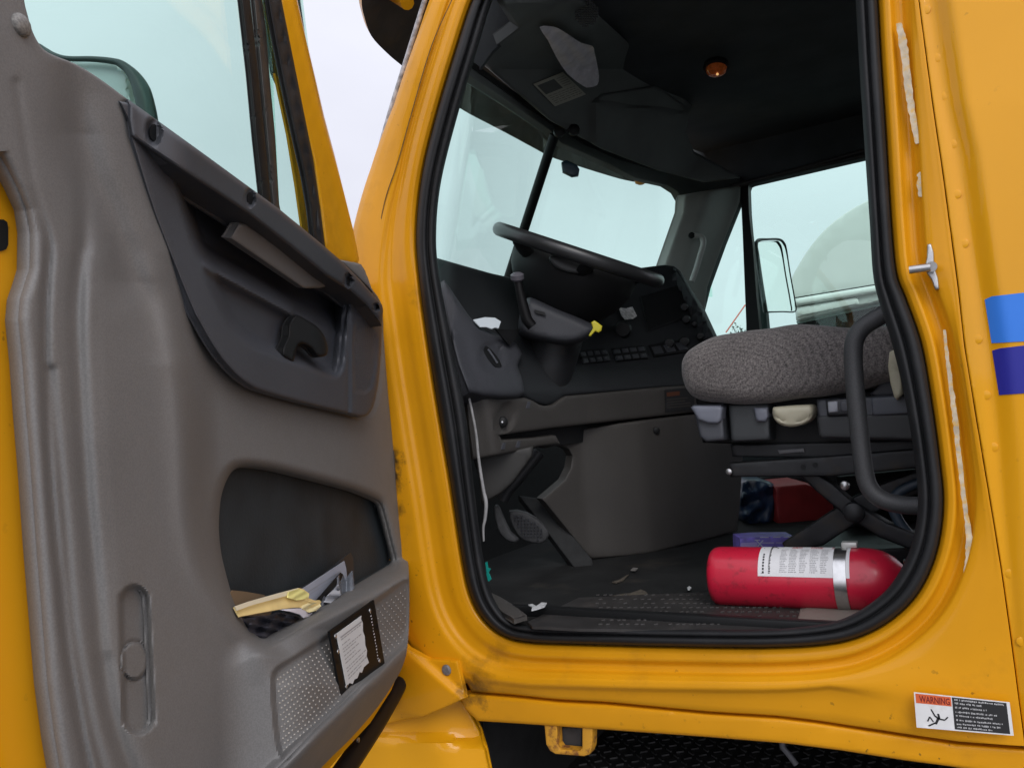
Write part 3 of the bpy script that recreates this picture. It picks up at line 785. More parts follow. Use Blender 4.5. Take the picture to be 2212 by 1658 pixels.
for v, x1 in ((.15, .85), (.25, .42), (.33, .85), (.385, .62), (.46, .72), (.53, .55), (.60, .78), (.70, .95), (.76, .80), (.84, .88), (.90, .70)):
    x = .12
    while x < x1:
        w = random.uniform(.04, .14); rr.append((x, v, min(x+w, .96), v+.018)); x += w+.025
marks('printed_lines', pq, rr, pm, .0616, GINK, pap)

# yellow steel shell and outer skin
shell_hole = [(190, 330), (280, 290), (560, 500), (770, 680), (806, 760), (824, 900), (836, 1000), (846, 1120), (860, 1220), (864, 1380), (700, 1560), (500, 1700), (230, 1700)]
SHELL = [(-150, -160), (30, -160), (44, 0), (60, 60), (120, 150), (276, 250), (600, 480), (720, 575), (790, 640), (815, 690), (822, 760), (838, 900), (848, 1000), (856, 1120), (870, 1220), (874, 1390), (868, 1434), (845, 1490), (800, 1560), (740, 1625), (640, 1740), (480, 1880), (150, 2000), (-150, 2000)]
sh = sheet('shell', SHELL, mD(-.030), YEL, door, holes=[shell_hole], h=lambda P: -.035*sst(P[:, 0], 760, 800)*sst(P[:, 1], 960, 1010)*sst(-P[:, 1], -1320, -1270)-.045*sst(sdist(P, np.array(ins_out, float)), -10, -2), step=10, thick=.045)
sheet('outer_skin', SHELL, mD(-.085), YEL, door, step=40, thick=.004)
sheet('latch_slot', [(-20, 474), (8, 474), (16, 480), (18, 492), (18, 528), (14, 538), (4, 542), (-20, 542)], mD(-.0285), BLACKP, sh, step=10, thick=.001)
# lower weather strip
ws = sm([(892, 1405), (874, 1455), (846, 1507), (806, 1570), (752, 1650), (690, 1740), (600, 1840)], 6, False)
tube('lower_seal', mD(-.040)(ws, np.zeros(len(ws))), np.interp(np.linspace(0, 1, len(ws)), [0, .15, .5, 1], [.007, .014, .018, .019]), BLACKP, door, n=12)
lathe('bolt', pt(mD(-.028), 772, 1597), DN, [(0, .004), (.003, .004), (.004, .001)], STEEL, sh, n=10)
# window: glass, divider bar, vent pane, frame
gl = sheet('window_glass', [(-60, -170), (-100, -380), (300, -390), (540, -330), (572, -170), (588, 120), (604, 452), (720, 572), (700, 640), (480, 440), (260, 300), (100, 190), (-60, 180)], mD(-.045), GLASS, door, step=60, thick=.003)
bar = [(518, -120), (522, 0), (540, 160), (553, 300), (566, 424), (570, 470), (612, 500), (602, 440), (590, 300), (572, 100), (566, 0), (558, -120)]
BROWNB = mat('worn_black_bar', (.034, .031, .029), .45, var=.3, vscale=40)
sheet('window_divider', [(518, -120), (522, 0), (540, 160), (553, 300), (568, 440), (580, 470), (586, 440), (570, 280), (556, 140), (540, 0), (534, -120)], mD(-.030), BLACKP, door, step=14, thick=.007, edge=(4, .003))
sheet('window_divider', [(542, -120), (548, 0), (562, 140), (576, 290), (590, 450), (612, 480), (603, 440), (595, 300), (582, 160), (574, 60), (566, 0), (560, -120)], mD(-.034), BROWNB, door, step=14, thick=.006, edge=(5, .004))
vent = sheet('vent_glass', [(562, -120), (640, -120), (690, 300), (710, 560), (700, 600), (606, 520), (590, 300)], mD(-.046), GLASS, door, step=60, thick=.003)
# outer return of the frame seen through the vent pane
sheet('frame_return', [(566, 20), (574, 40), (590, 155), (620, 225), (648, 340), (662, 430), (664, 540), (700, 600), (720, 560), (690, 300), (640, -60), (575, -60)], mD(-.075), mat('slate_frame_return', (.075, .085, .10), .5), door, step=20, thick=.006)
sheet('frame_return', [(594, 158), (612, 182), (628, 225), (640, 280), (660, 360), (672, 440), (676, 560), (656, 540), (654, 500), (640, 400), (622, 290)], mD(-.068), YEL, door, step=20, thick=.004)
fs = [(572, -120), (578, 0), (594, 90), (616, 200), (640, 310), (656, 380), (668, 450), (676, 520), (690, 560), (712, 560), (702, 530), (692, 450), (676, 340), (652, 220), (632, 120), (608, 0), (598, -120)]
fseal = sheet('window_seal', fs, mD(-.022), RUB, door, step=9, thick=.006, edge=(8, .005), h=lambda P: -.004*gs(sline(P, [(590, -120), (596, 0), (640, 240), (680, 440), (692, 560)]), 4))
fy = [(600, -140), (606, 0), (640, 180), (680, 358), (694, 460), (703, 540), (730, 566), (772, 574), (776, 560), (764, 500), (742, 412), (722, 332), (700, 250), (682, 172), (662, 88), (640, -10), (622, -140)]
sheet('window_frame', fy, mD(-.028), YEL, door, step=12, thick=.014, edge=(9, .005), h=lambda P: .006*sst(sline(P, [(600, -120), (618, 0), (660, 200), (700, 360), (732, 500), (745, 570)]), -10, 12))
tf = sm([(626, -120), (604, -230), (540, -330), (300, -395), (60, -400), (-90, -390), (-120, -300), (-100, -150)], 5, False)
tube('window_frame', mD(-.045)(tf, np.zeros(len(tf))), .022, YEL, door, n=12)
# hinges behind the panel edge
for yy in (1000, 1130):
    p = pt(mY(-.012), 846, yy); box('hinge', p, (.03, .02, .06), mat('greasy_hinge', (.05, .035, .02), .6, var=.4, vscale=60), door, bevel=.008)

# driver's mirror outside the door, seen through the glass
mir = bpy.data.objects.new('door_mirror', None); link(mir, TR)
md = mdep(1.02)
MGL = mat('mirror_back', (.40, .47, .49), .25, var=.04)
sheet('mirror_glass', [(120, 124), (180, 132), (240, 134), (266, 144), (276, 170), (280, 205), (292, 262), (300, 420), (140, 420)], md, MGL, mir, step=20, thick=.02, edge=(6, .003))
fp = sm([(84, 98), (102, 112), (122, 121), (150, 127), (200, 128), (240, 132), (262, 139), (284, 158), (302, 186), (314, 224), (322, 270), (326, 330), (328, 420)], 6, False)
fr_ = np.interp(np.linspace(0, 1, len(fp)), [0, .08, .2, .45, .55, .7, 1], [.0026, .0040, .0030, .0042, .0060, .0115, .0125])
tube('mirror_arm', [pt(md, 230, 400), (pt(md, 230, 400)+pt(mD(-.10), 330, 560))/2, pt(mD(-.088), 330, 560)], .014, BLACKP, mir, n=10)
tube('mirror_frame', md(fp, np.full(len(fp), .01)), fr_, mat('mirror_housing', (.020, .034, .036), .4), mir, n=12)
# ------------------------------------------------------------------ cab shell: floor, roof, walls
def plain(name, V, F, m, parent=None): return mesh(name, V, F, m, parent, flat=True)
box('floor', (.15, 1.0, -.03), (2.7, 1.93, .06), MAT, TR, bevel=0)
_ro = [(-.68, -.01), (-.93, .25), (-1.04, .6), (-1.08, 1.0), (-1.04, 1.4), (-.93, 1.75), (-.68, 2.01), (1.25, 2.01), (1.25, -.01)]
mesh('roof', [(x, y, z) for z in (1.45, 1.50) for x, y in _ro], [tuple(range(9))[::-1], tuple(range(9, 18))]+[(i, (i+1) % 9, 9+(i+1) % 9, 9+i) for i in range(9)], YEL, TR)
_hl = [(-.60, .05), (-.84, .28), (-.98, .62), (-1.03, 1.0), (-.99, 1.4), (-.92, 1.7), (-.86, 1.95), (1.2, 1.95), (1.2, .05)]
mesh('headliner', [(x, y, z) for z in (1.415, 1.444) for x, y in _hl], [tuple(range(9))[::-1], tuple(range(9, 18))]+[(i, (i+1) % 9, 9+(i+1) % 9, 9+i) for i in range(9)], HEAD, TR)
box('back_wall', (1.22, 1.0, .7), (.05, 2.0, 1.6), HEAD, TR, bevel=0)
box('firewall', (-1.42, 1.0, .2), (.05, 1.96, 1.1), GBLK, TR, bevel=0)
box('inner_side', (.66, .065, .7), (1.1, .03, 1.6), HEAD, TR, bevel=0)
box('inner_side', (-1.19, .075, .25), (.42, .03, .6), HEAD, TR, bevel=0)
box('inner_side', (-.15, .085, 1.36), (1.1, .04, .12), HEAD, TR, bevel=0)
# passenger wall: a plate with the window openings
pw = sheet('passenger_door', [(1500, 640), (1520, 560), (1560, 450), (1590, 380), (1700, 340), (1870, 290), (2100, 230), (2300, 180), (2300, 1330), (1480, 1330)], mY(1.93), HEAD, TR,
      holes=[[(1599, 433), (1604, 438), (1609, 600), (1616, 730), (1618, 800), (1490, 800), (1508, 700), (1528, 619), (1562, 525)], [(1616, 408), (1619, 400), (1626, 397), (1870, 340), (2040, 300), (2060, 330), (2075, 790), (1640, 800), (1634, 700), (1624, 530), (1618, 460)]], step=25, thick=.05)
sheet('upper_side_wall', [(1380, 240), (1600, 170), (2300, -60), (2300, 200), (2100, 236), (1870, 294), (1700, 344), (1590, 384), (1500, 384), (1380, 346)], mY(1.945), HEAD, TR, step=60, thick=.04)
sheet('window_glass', [(1480, 420), (1612, 395), (2060, 280), (2090, 800), (1470, 810)], mY(1.955), GLASS, pw, step=80, thick=.003)
sheet('window_divider', [(1598, 380), (1616, 395), (1618, 460), (1626, 530), (1634, 640), (1640, 700), (1646, 780), (1612, 780), (1612, 700), (1608, 600), (1604, 500), (1601, 436)], mY(1.915), BLACKP, pw, step=20, thick=.04)
for c in ([(1570, 405), (1700, 372), (1880, 322)], [(1540, 432), (1610, 396), (1740, 365), (1880, 334)]):
    P = sm(c, 6, False); tube('weather_strip', mY(1.90)(P, np.zeros(len(P))), .009, mat('dark_strip', (.035, .034, .033), .5), pw, n=8)
# header trim and passenger pillar
hd = lambda P: np.interp(P[:, 0], [980, 1016, 1100, 1192, 1312, 1440, 1480, 1620, 1800], [1.66, 1.72, 2.05, 2.38, 2.75, 3.08, 3.12, 3.2, 3.2])
header = [(1016, 128), (1080, 178), (1188, 262), (1240, 290), (1300, 322), (1420, 366), (1520, 394), (1606, 380), (1604, 400), (1600, 440), (1596, 448), (1480, 470), (1475, 458), (1475, 436), (1463, 415), (1440, 400), (1408, 393), (1372, 384), (1312, 353), (1212, 309), (1188, 282), (1084, 210), (1012, 162)]
sheet('header_trim', header, mdep(hd), CONS, TR, step=16, thick=.03, edge=(6, .006))
sheet('header_groove', [(1022, 134), (1100, 190), (1192, 254), (1270, 302), (1340, 334), (1420, 362), (1420, 368), (1336, 342), (1266, 312), (1188, 264), (1096, 200), (1018, 144)], mdep(lambda P: hd(P)-.015), BLACKP, TR, step=16, thick=.01)
PILL = mat('grey_pillar_trim', (.30, .30, .28), .6, var=.1, bump=.3, bscale=900)
plr = sheet('pillar_trim', [(1476, 430), (1480, 420), (1600, 400), (1598, 436), (1562, 525), (1528, 619), (1520, 690), (1500, 690), (1430, 600), (1434, 572), (1474, 458)], mdep(3.05), PILL, TR,
      h=lambda P: -.10*sst(lin(P, (1546, 440), (1484, 640)), 30, -40)*1.0, step=10, thick=.05, edge=(8, .012))
hp3 = [pt(mdep(3.0), *q) for q in [(1494, 509), (1512, 510), (1518, 516), (1519, 528), (1512, 552), (1504, 580), (1494, 608)]]
tube('grab_handle', sm3(hp3, 5), .011, mat('grey_handle', (.45, .45, .43), .45), plr, n=10)
lathe('screw_cap', pt(mdep(3.0), 1493, 509), -fw, [(0, .012), (.01, .012), (.012, .004)], BLACKP, plr, n=14)

# windscreen, centre post, outside visor
wt = np.array([(960, 150), (1016, 150), (1192, 285), (1312, 345), (1440, 395), (1520, 400)], float)
wb = np.array([(900, 640), (950, 640), (1110, 680), (1250, 680), (1440, 640), (1540, 640)], float)
Wt, Wb = sm(wt, 6, False), sm(wb, 6, False)
dt = np.interp(Wt[:, 0], [960, 1016, 1192, 1312, 1440, 1520], [1.70, 1.78, 2.44, 2.80, 3.14, 3.2]); db = np.interp(Wb[:, 0], [900, 950, 1110, 1440, 1540], [1.9, 2.0, 2.74, 3.3, 3.35])
A, B = mdep(dt)(Wt, 0), mdep(db)(Wb, 0)
gv = [A*(1-t)+B*t for t in (0, .33, .67, 1)]
off = np.array([.004, 0, .002])
nW = len(A)
loftV = gv + [g-off for g in gv[::-1]]
loft('windscreen', loftV + [loftV[0]], CLEAR if False else GLASS, TR, closed=False, sharp=60)
pp = [pt(mdep(2.36), 1198, 292), pt(mdep(2.6), 1098, 600)]
post = tube('windscreen_post', [pp[0], (pp[0]+pp[1])/2, pp[1]], .0155, BLACKP, TR, n=10)
sheet('windscreen_sensor', [(1213, 350), (1224, 346), (1246, 356), (1252, 366), (1250, 378), (1236, 380), (1216, 370)], mdep(2.40), mat('dark_blue_sensor', (.012, .035, .055), .4), TR, step=8, thick=.02, edge=(4, .003))
vis_lo = np.array([(785, -70), (781, 0), (786, 34), (802, 78), (836, 115), (868, 142), (930, 190), (1000, 238), (1060, 270), (1100, 291), (1150, 318), (1190, 339), (1240, 356), (1300, 375), (1350, 389), (1400, 397), (1440, 397), (1470, 392)], float)
Xv = np.array([-1.02, -1.08, -1.13, -1.17, -1.20, -1.22, -1.255, -1.285, -1.30, -1.305, -1.305, -1.30, -1.29, -1.27, -1.25, -1.215, -1.17, -1.10])
VL = np.vstack([mX(x)(q[None], np.zeros(1)) for q, x in zip(vis_lo, Xv)])
VL = sm(VL, 4, False)
VU = VL.copy(); VU[:, 0] = np.maximum(VU[:, 0]+.30, -.98+.0*VU[:, 0]); VU[:, 2] = np.maximum(VU[:, 2]+.13, 1.42)
VU[:, 1] = np.clip(VU[:, 1], .05, 1.95)
n4 = len(VL); mid = VL*.45+VU*.55+np.array([-.03, 0, .05])
up3 = np.array([-.006, 0, .012])
rows = [VU, mid, VL, VL+up3*1.2, mid+up3*1.5, VU+up3]
V = np.vstack(rows); F = []; mi = []
for r in range(5):
    for i in range(n4-1):
        F.append((r*n4+i, r*n4+i+1, (r+1)*n4+i+1, (r+1)*n4+i)); mi.append(0 if r < 2 else 1)
visor = mesh('sun_visor', V, F, [mat('visor_underside', (.055, .048, .042), .65, var=.35, vscale=12, dirt=(.18, .13, .08), dscale=8, damt=.4), YEL], TR, sharp=50, mi=mi)
lp = mX(-1.20)(np.array([[1384, 388]], float), np.zeros(1))[0]
lathe('marker_light', lp+np.array([0, 0, -.022]), (0, 0, 1), [(0, .012), (.008, .026), (.02, .03), (.03, .03)], mat('amber_lens', (.75, .30, .02), .25), visor, n=18)
vis_br = [pt(mX(-1.0), 880, 6), pt(mX(-1.12), 830, 0)]
tube('visor_bracket', [vis_br[0], vis_br[1]+np.array([0, 0, .03])], .016, YELF, visor, n=10)

# ------------------------------------------------------------------ overhead console
oc = lambda P: np.interp(P[:, 0]+.55*P[:, 1], [1000, 1250, 1500, 1700], [1.75, 2.1, 2.55, 2.85])-np.clip((150-P[:, 1])/400, 0, .35)
cons = sheet('overhead_console', [(1060, -40), (1120, 60), (1030, 128), (1190, 262), (1300, 322), (1420, 368), (1520, 394), (1600, 384), (1500, 330), (1480, 280), (1495, 230), (1420, 150), (1300, 40), (1200, -60)], mdep(oc), CONS, TR,
      h=lambda P: .03*sst(lin(P, (1250, 210), (1500, 238)), -6, 10)*sst(P[:, 0], 1268, 1290)+.02*sst(lin(P, (1040, 95), (1140, 40)), -6, 6), step=12, thick=.03, edge=(8, .01))
sheet('front_pillar_trim', [(1030, -90), (1200, -90), (1150, 30), (1064, 110), (1034, 152), (1016, 166), (1000, 160), (1004, 60)], mdep(1.78), HEAD, TR, step=14, thick=.02)
# raised box forms on the console
sheet('console_lid', [(1284, 222), (1298, 204), (1420, 184), (1480, 230), (1486, 262), (1476, 312), (1440, 300), (1388, 284), (1344, 296), (1300, 300), (1270, 268)], mdep(lambda P: oc(P)-.035), mat('console_lid_plastic', (.115, .132, .126), .6, var=.15, bump=.3, bscale=700), cons, step=10, thick=.04, edge=(8, .012))
sheet('console_notch', [(1318, 300), (1350, 296), (1392, 281), (1420, 292), (1500, 330), (1496, 338), (1392, 292), (1350, 306), (1322, 308)], mdep(lambda P: oc(P)-.034), BLACKP, cons, step=10, thick=.01)
LQ = [(1152, 182), (1216, 156), (1266, 204), (1199, 230)]
ml = mdep(lambda P: oc(P)-.028)
FADED = mat('faded_label', (.42, .42, .35), .6, var=.1)
lb = sheet('console_label', LQ, ml, FADED, cons, step=14, thick=.001)
marks('label_block', LQ, [(.06, .10, .62, .50)], ml, .0006, mat('dark_label_print', (.08, .085, .08), .6), lb)
rr = []
for v in np.arange(.58, .95, .075):
    x = .08
    while x < .92: w = random.uniform(.05, .16); rr.append((x, v, min(x+w, .95), v+.03)); x += w+.03
for v in np.arange(.12, .52, .08): rr.append((.68, v, .95, v+.025))
marks('printed_lines', LQ, rr, ml, .0006, mat('faint_print', (.22, .22, .19), .6), lb)
for q in ((1208, 286), (1224, 276), (1240, 282)):
    lathe('console_clip', pt(mdep(2.33), *q), -fw, [(0, .018), (.012, .016), (.016, .006)], BLACKP, cons, n=12)
# speaker mesh in the roof
G = np.stack(np.meshgrid(np.arange(1240, 1292, 5.0), np.arange(2, 60, 5.0)), -1).reshape(-1, 2); G = G[np.hypot((G[:, 0]-1266)/26, (G[:, 1]-28)/30) < 1]
bx = []
for q in G:
    p = pt(mdep(1.78), *q); bx.append(boxgeo(p, (.004, .004, .003)))
join('speaker_mesh', bx, mat('speaker_mesh_grey', (.06, .065, .065), .5), cons)
# dome lamp
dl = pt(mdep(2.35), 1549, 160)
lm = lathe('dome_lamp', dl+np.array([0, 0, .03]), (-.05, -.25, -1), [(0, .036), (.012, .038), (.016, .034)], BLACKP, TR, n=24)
lathe('lamp_lens', dl+np.array([0, -.003, .015]), (-.05, -.25, -1), [(0, .031), (.010, .028), (.017, .018), (.020, .004)], mat('amber_lamp_lens', (.30, .06, .015), .08, coat=1, var=.9, vscale=60, emit=(1.0, .23, .04), estr=.035), lm, n=24)  # faint emission puts the orange glint of the lens into its material
lathe('lamp_bulb', dl+np.array([.004, -.012, -.004]), (-.05, -.25, -1), [(0, .003), (.003, .004), (.005, .002)], mat('bulb_sparkle', (.9, .6, .3), .3, emit=(1.0, .55, .2), estr=.8), lm, n=12)  # glow stands in for a sparkle in the lens; the bulb is not lit

# ------------------------------------------------------------------ dashboard
dd = lambda P: np.interp(P[:, 0], [980, 1014, 1150, 1272, 1400, 1593, 1800], [1.62, 1.67, 1.86, 2.03, 2.15, 2.30, 2.42])
up_f = lambda P: np.clip((846-P[:, 1])/280, 0, 1.2)
DSH = bpy.data.objects.new('dashboard', None); link(DSH, TR)
mdU = mdep(lambda P: dd(P)+.36*up_f(P)**1.2)
dash_o = [(940, 556), (996, 572), (1060, 590), (1096, 598), (1180, 606), (1260, 594), (1340, 586), (1372, 580), (1410, 575), (1436, 572), (1456, 575), (1470, 586), (1492, 622), (1524, 672), (1550, 728), (1580, 760), (1640, 780), (1640, 850), (1484, 834), (1436, 836), (1220, 856), (1204, 868), (1180, 876), (1156, 870), (1136, 860), (1044, 860), (1010, 852), (985, 790), (968, 700), (944, 600)]
sheet('dash_panel', dash_o, mdU, DASH, DSH, step=11, thick=.05, edge=(9, .012),
      h=lambda P: .05*sst(lin(P, (1372, 586), (1560, 760)), 40, -10)*sst(P[:, 0], 1300, 1380)*0 + .012*sst(P[:, 1], 786, 800)*sst(P[:, 0], 1210, 1230)+.04*gs(lin(P, (1476, 590), (1550, 728))-8, 10)*(P[:, 0] > 1460))
# left pod
pod = [(960, 604), (984, 640), (1012, 680), (1036, 708), (1064, 718), (1090, 728), (1116, 742), (1128, 764), (1118, 790), (1128, 818), (1134, 850), (1120, 858), (1080, 859), (1044, 857), (1012, 848), (990, 790), (976, 738), (966, 680), (956, 620)]
sheet('dash_pod', pod, mdep(lambda P: dd(P)-.03+.26*np.clip((846-P[:, 1])/280, 0, 1.2)**1.3), DASHL, DSH, step=8, thick=.06, edge=(12, .018),
      h=lambda P: .018*gs(lin(P, (1010, 690), (1070, 830)), 26)-.014*sst(-np.hypot((P[:, 0]-1062)/26, (P[:, 1]-770)/30), -1.2, -.8)-.05*sst(lin(P, (1122, 740), (1060, 860)), 10, -60)*0)
v_ = [(1040, 744), (1050, 746), (1064, 758), (1078, 776), (1085, 794), (1080, 796), (1066, 790), (1052, 774), (1042, 756)]
mv = mdep(lambda P: dd(P)-.035+.26*np.clip((846-P[:, 1])/280, 0, 1.2)**1.3)
vn = sheet('dash_vent', v_, mv, BLACKP, DSH, step=5, thick=.01, edge=(4, .004), k=2)
tube('vent_blade', [pt(mv, 1054, 754, .003), pt(mv, 1064, 768, .004), pt(mv, 1074, 784, .003)], .0028, MGREY, vn, n=8)
sheet('dash_gap', [(1072, 711), (1124, 711), (1118, 726), (1102, 746), (1092, 736)], mdep(lambda P: dd(P)+.02), BLACKP, DSH, step=8, thick=.005)
# lower taupe panel with the trim seam
low_o = [(1006, 846), (1014, 853), (1044, 859), (1090, 860), (1134, 859), (1150, 865), (1165, 874), (1180, 877), (1195, 874), (1208, 864), (1222, 855), (1330, 845), (1436, 835), (1560, 828), (1680, 822), (1680, 872), (1492, 891), (1330, 909), (1196, 924), (1120, 934), (1078, 940), (1084, 950), (1150, 946), (1200, 940), (1210, 958), (1160, 964), (1148, 968), (1084, 981), (1040, 990), (1022, 992), (1014, 930)]
lowp = sheet('lower_dash', low_o, mdep(lambda P: dd(P)-.015), TAN, TR, step=9, thick=.04, edge=(7, .008),
      h=lambda P: -.035*sst(lin(P, (1062, 860), (1086, 990)), 14, -30)*0-.06*(1-sst(P[:, 0]-.16*(P[:, 1]-860), 1006, 1062))-.012*sst(-np.hypot((P[:, 0]-1094-.35*(880-P[:, 1])*.4)/20, (P[:, 1]-902)/34), -1.15, -.75))
lathe('dash_plug', pt(mdep(lambda P: dd(P)-.004), 1085, 911), np.array(EYE)-pt(mdep(1.8), 1085, 911), [(0, .013), (.006, .0125), (.010, .008), (.011, .002)], BLACKP, lowp, n=18)
lathe('plug_pin', pt(mdep(lambda P: dd(P)-.0145), 1085, 911), np.array(EYE)-pt(mdep(1.8), 1085, 911), [(0, .0026), (.002, .002)], CHROME, lowp, n=8)
for q in ((1142, 874), (1120, 959), (1088, 963)):
    sheet('screw_slot', [(q[0]-5, q[1]+7), (q[0]-1, q[1]-7), (q[0]+5, q[1]-7), (q[0]+2, q[1]+7)], mdep(lambda P: dd(P)-.018), MGREY, lowp, step=8, thick=.003)
sheet('dash_backing', [(1060, 920), (1700, 846), (1720, 900), (1084, 975)], mdep(lambda P: dd(P)+.05), BLACKP, DSH, step=30, thick=.004)  # added black sheet, blocks light showing through the dash gap
# caution label at the right end
CQ = [(1436, 842), (1500, 836), (1500, 884), (1438, 890)]
mc = mdep(lambda P: dd(P)-.019)
cl = sheet('dash_caution_label', CQ, mc, INK, lowp, step=20, thick=.001)
marks('label_heading', CQ, [(.06, .12, .5, .30)], mc, .0006, mat('brown_orange_print', (.10, .03, .012), .6), cl)
marks('printed_lines', CQ, [(.06, v, random.uniform(.6, .95), v+.05) for v in (.42, .54, .66, .78)], mc, .0006, mat('dim_print', (.045, .04, .035), .6), cl)
# engine tunnel / kick panel
kb = sm([(1200, 1130), (1272, 1207), (1320, 1205), (1360, 1201), (1410, 1194), (1460, 1181), (1525, 1166), (1593, 1147), (1660, 1120), (1740, 1080)], 4, False)
B3 = mZ(.004)(kb, np.zeros(len(kb)))
bd = (B3-EYE) @ fw
kt_y = np.interp(kb[:, 0], [1200, 1300, 1492, 1650, 1740], [925, 913, 893, 874, 862])-4
kt = np.stack([kb[:, 0]-.085*(kb[:, 1]-kt_y), kt_y], 1)
def kpanel(P):
    x = P[:, 0]+.085*(1160-P[:, 1])*1.0
    return np.interp(P[:, 0]+.085*(1200-P[:, 1]), kb[:, 0], bd)
kick_o = [(1084, 948), (1150, 942), (1200, 936), (1330, 915), (1492, 896), (1601, 884), (1604, 1000), (1597, 1100), (1593, 1146), (1525, 1165), (1460, 1180), (1408, 1193), (1356, 1200), (1276, 1206), (1230, 1150), (1171, 1077), (1196, 1056), (1219, 1036), (1232, 1010), (1236, 984), (1228, 970), (1213, 963), (1196, 963), (1180, 968), (1160, 962), (1100, 970)]
sheet('tunnel_cover', kick_o, mdep(lambda P: np.interp(P[:, 0]+.085*(1200-P[:, 1]), [1000, 1150, 1272, 1330, 1410, 1500, 1593, 1740], [1.86, 1.97, 2.06, 2.075, 2.10, 2.17, 2.28, 2.5])), TAN, TR, step=10, thick=.03, edge=(5, .005))
lathe('trim_clip', pt(mdep(2.12), 1418, 929), -fw, [(0, .010), (.004, .009), (.006, .003)], BLACKP, TR, n=14)
# footwell: carpet edge, pedals, knee bolster
sheet('tunnel_carpet', [(1160, 1075), (1171, 1076), (1278, 1206), (1284, 1230), (1244, 1232), (1160, 1120), (1120, 1070)], mdep(lambda P: np.interp(P[:, 1], [1070, 1230], [2.1, 1.99])), mat('worn_carpet', (.018, .019, .0195), .9, var=.3, vscale=40), TR, step=10, thick=.03, edge=(5, .006))
sheet('footwell_panel', [(1020, 985), (1090, 976), (1152, 962), (1150, 985), (1110, 1040), (1084, 1064), (1040, 1090), (1034, 1030)], mdep(1.80), mat('knee_panel', (.026, .025, .023), .6, var=.15), TR, step=12, thick=.02, edge=(6, .006))
tube('pedal_arm', [pt(mdep(1.95), *q) for q in [(1165, 975), (1130, 1020), (1096, 1060), (1086, 1080)]], .016, DSTEEL, TR, n=10)
def pedal(q, d, name):
    o = sheet(name, q, mdep(d), mat('pedal_rubber', (.032, .033, .035), .7, var=.3, vscale=60), TR, step=6, thick=.02, edge=(5, .006), k=2)
    return o
pedal([(1066, 1098), (1076, 1092), (1086, 1112), (1104, 1150), (1120, 1164), (1112, 1172), (1090, 1164), (1074, 1140)], 1.86, 'clutch_pedal')
bp = [(1100, 1104), (1140, 1108), (1176, 1134), (1186, 1156), (1168, 1174), (1130, 1166), (1108, 1140)]
bpo = pedal(bp, 1.95, 'brake_pedal')
G = np.stack(np.meshgrid(np.arange(1106, 1184, 7.0), np.arange(1108, 1172, 7.0)), -1).reshape(-1, 2); G = G[sdist(G, np.array(bp, float)) > 8]
join('pedal_tread', [boxgeo(pt(mdep(1.945), *q), (.004, .004, .004)) for q in G], DASHL, bpo)
# switch banks on the panel
mS = lambda off: mdep(lambda P: dd(P)+.36*up_f(P)**1.2-.012*sst(P[:, 1], 786, 800)-off)
def bank(q, nx, ny):
    o = sheet('switch_bank', q, mS(.012), BLACKP, DSH, step=8, thick=.014, edge=(4, .004))
    for i in range(nx):
        for j in range(ny):
            a = bil(q, [[(i+.14)/nx, (j+.2)/ny], [(i+.86)/nx, (j+.2)/ny], [(i+.86)/nx, (j+.8)/ny], [(i+.14)/nx, (j+.8)/ny]])
            s = sheet('rocker_switch', a, mS(.017), SLATED, o, step=8, thick=.006, edge=(2, .0015))
            c = a.mean(0)
            if random.random() < .45: marks('switch_icon', a, [(.3, .3, .6, .45)], mS(.0172), .0004, mat('switch_mark', (.12, .12, .12), .6), o)
bank([(1250, 757), (1310, 752), (1320, 779), (1260, 786)], 4, 2)
bank([(1322, 752), (1392, 745), (1402, 773), (1332, 780)], 4, 2)
bank([(1402, 745), (1478, 732), (1494, 758), (1414, 770)], 3, 1)
bank([(1218, 773), (1240, 770), (1244, 783), (1222, 786)], 1, 1)
for q, r in (((1445, 741), .016), ((1478, 738), .016), ((1512, 726), .012), ((1345, 712), .026), ((1478, 664), .014), ((1482, 690), .014), ((1500, 700), .009)):
    c = pt(mS(.012), *q); a = EYE-c; a[2] *= .3
    k = lathe('dash_knob', c, a, [(0, r), (.010, r*.95), (.016, r*.75), (.017, r*.2)], BLACKP, DSH, n=20)
sheet('display_bezel', [(1384, 640), (1466, 616), (1492, 682), (1400, 716)], mS(.008), BLACKP, DSH, step=10, thick=.01, edge=(4, .003))
sheet('dash_sticker', [(1337, 664), (1352, 666), (1366, 662), (1376, 682), (1368, 688), (1350, 690), (1342, 680)], mS(.012), mat('grey_sticker', (.55, .55, .55), .6, var=.4, vscale=120), DSH, step=6, thick=.001)
# column, shroud, wheel
SW = bpy.data.objects.new('steering_wheel', None); link(SW, TR)
v_ = rays([[1245, 552]])[0]; v_ /= np.linalg.norm(v_)
wc = pt(mdep(1.96), 1249, 550)
tw = R(26.3); wn = np.array([math.sin(tw), 0, math.cos(tw)]); we1 = np.array([0, 1.0, 0]); we2 = np.cross(wn, we1)
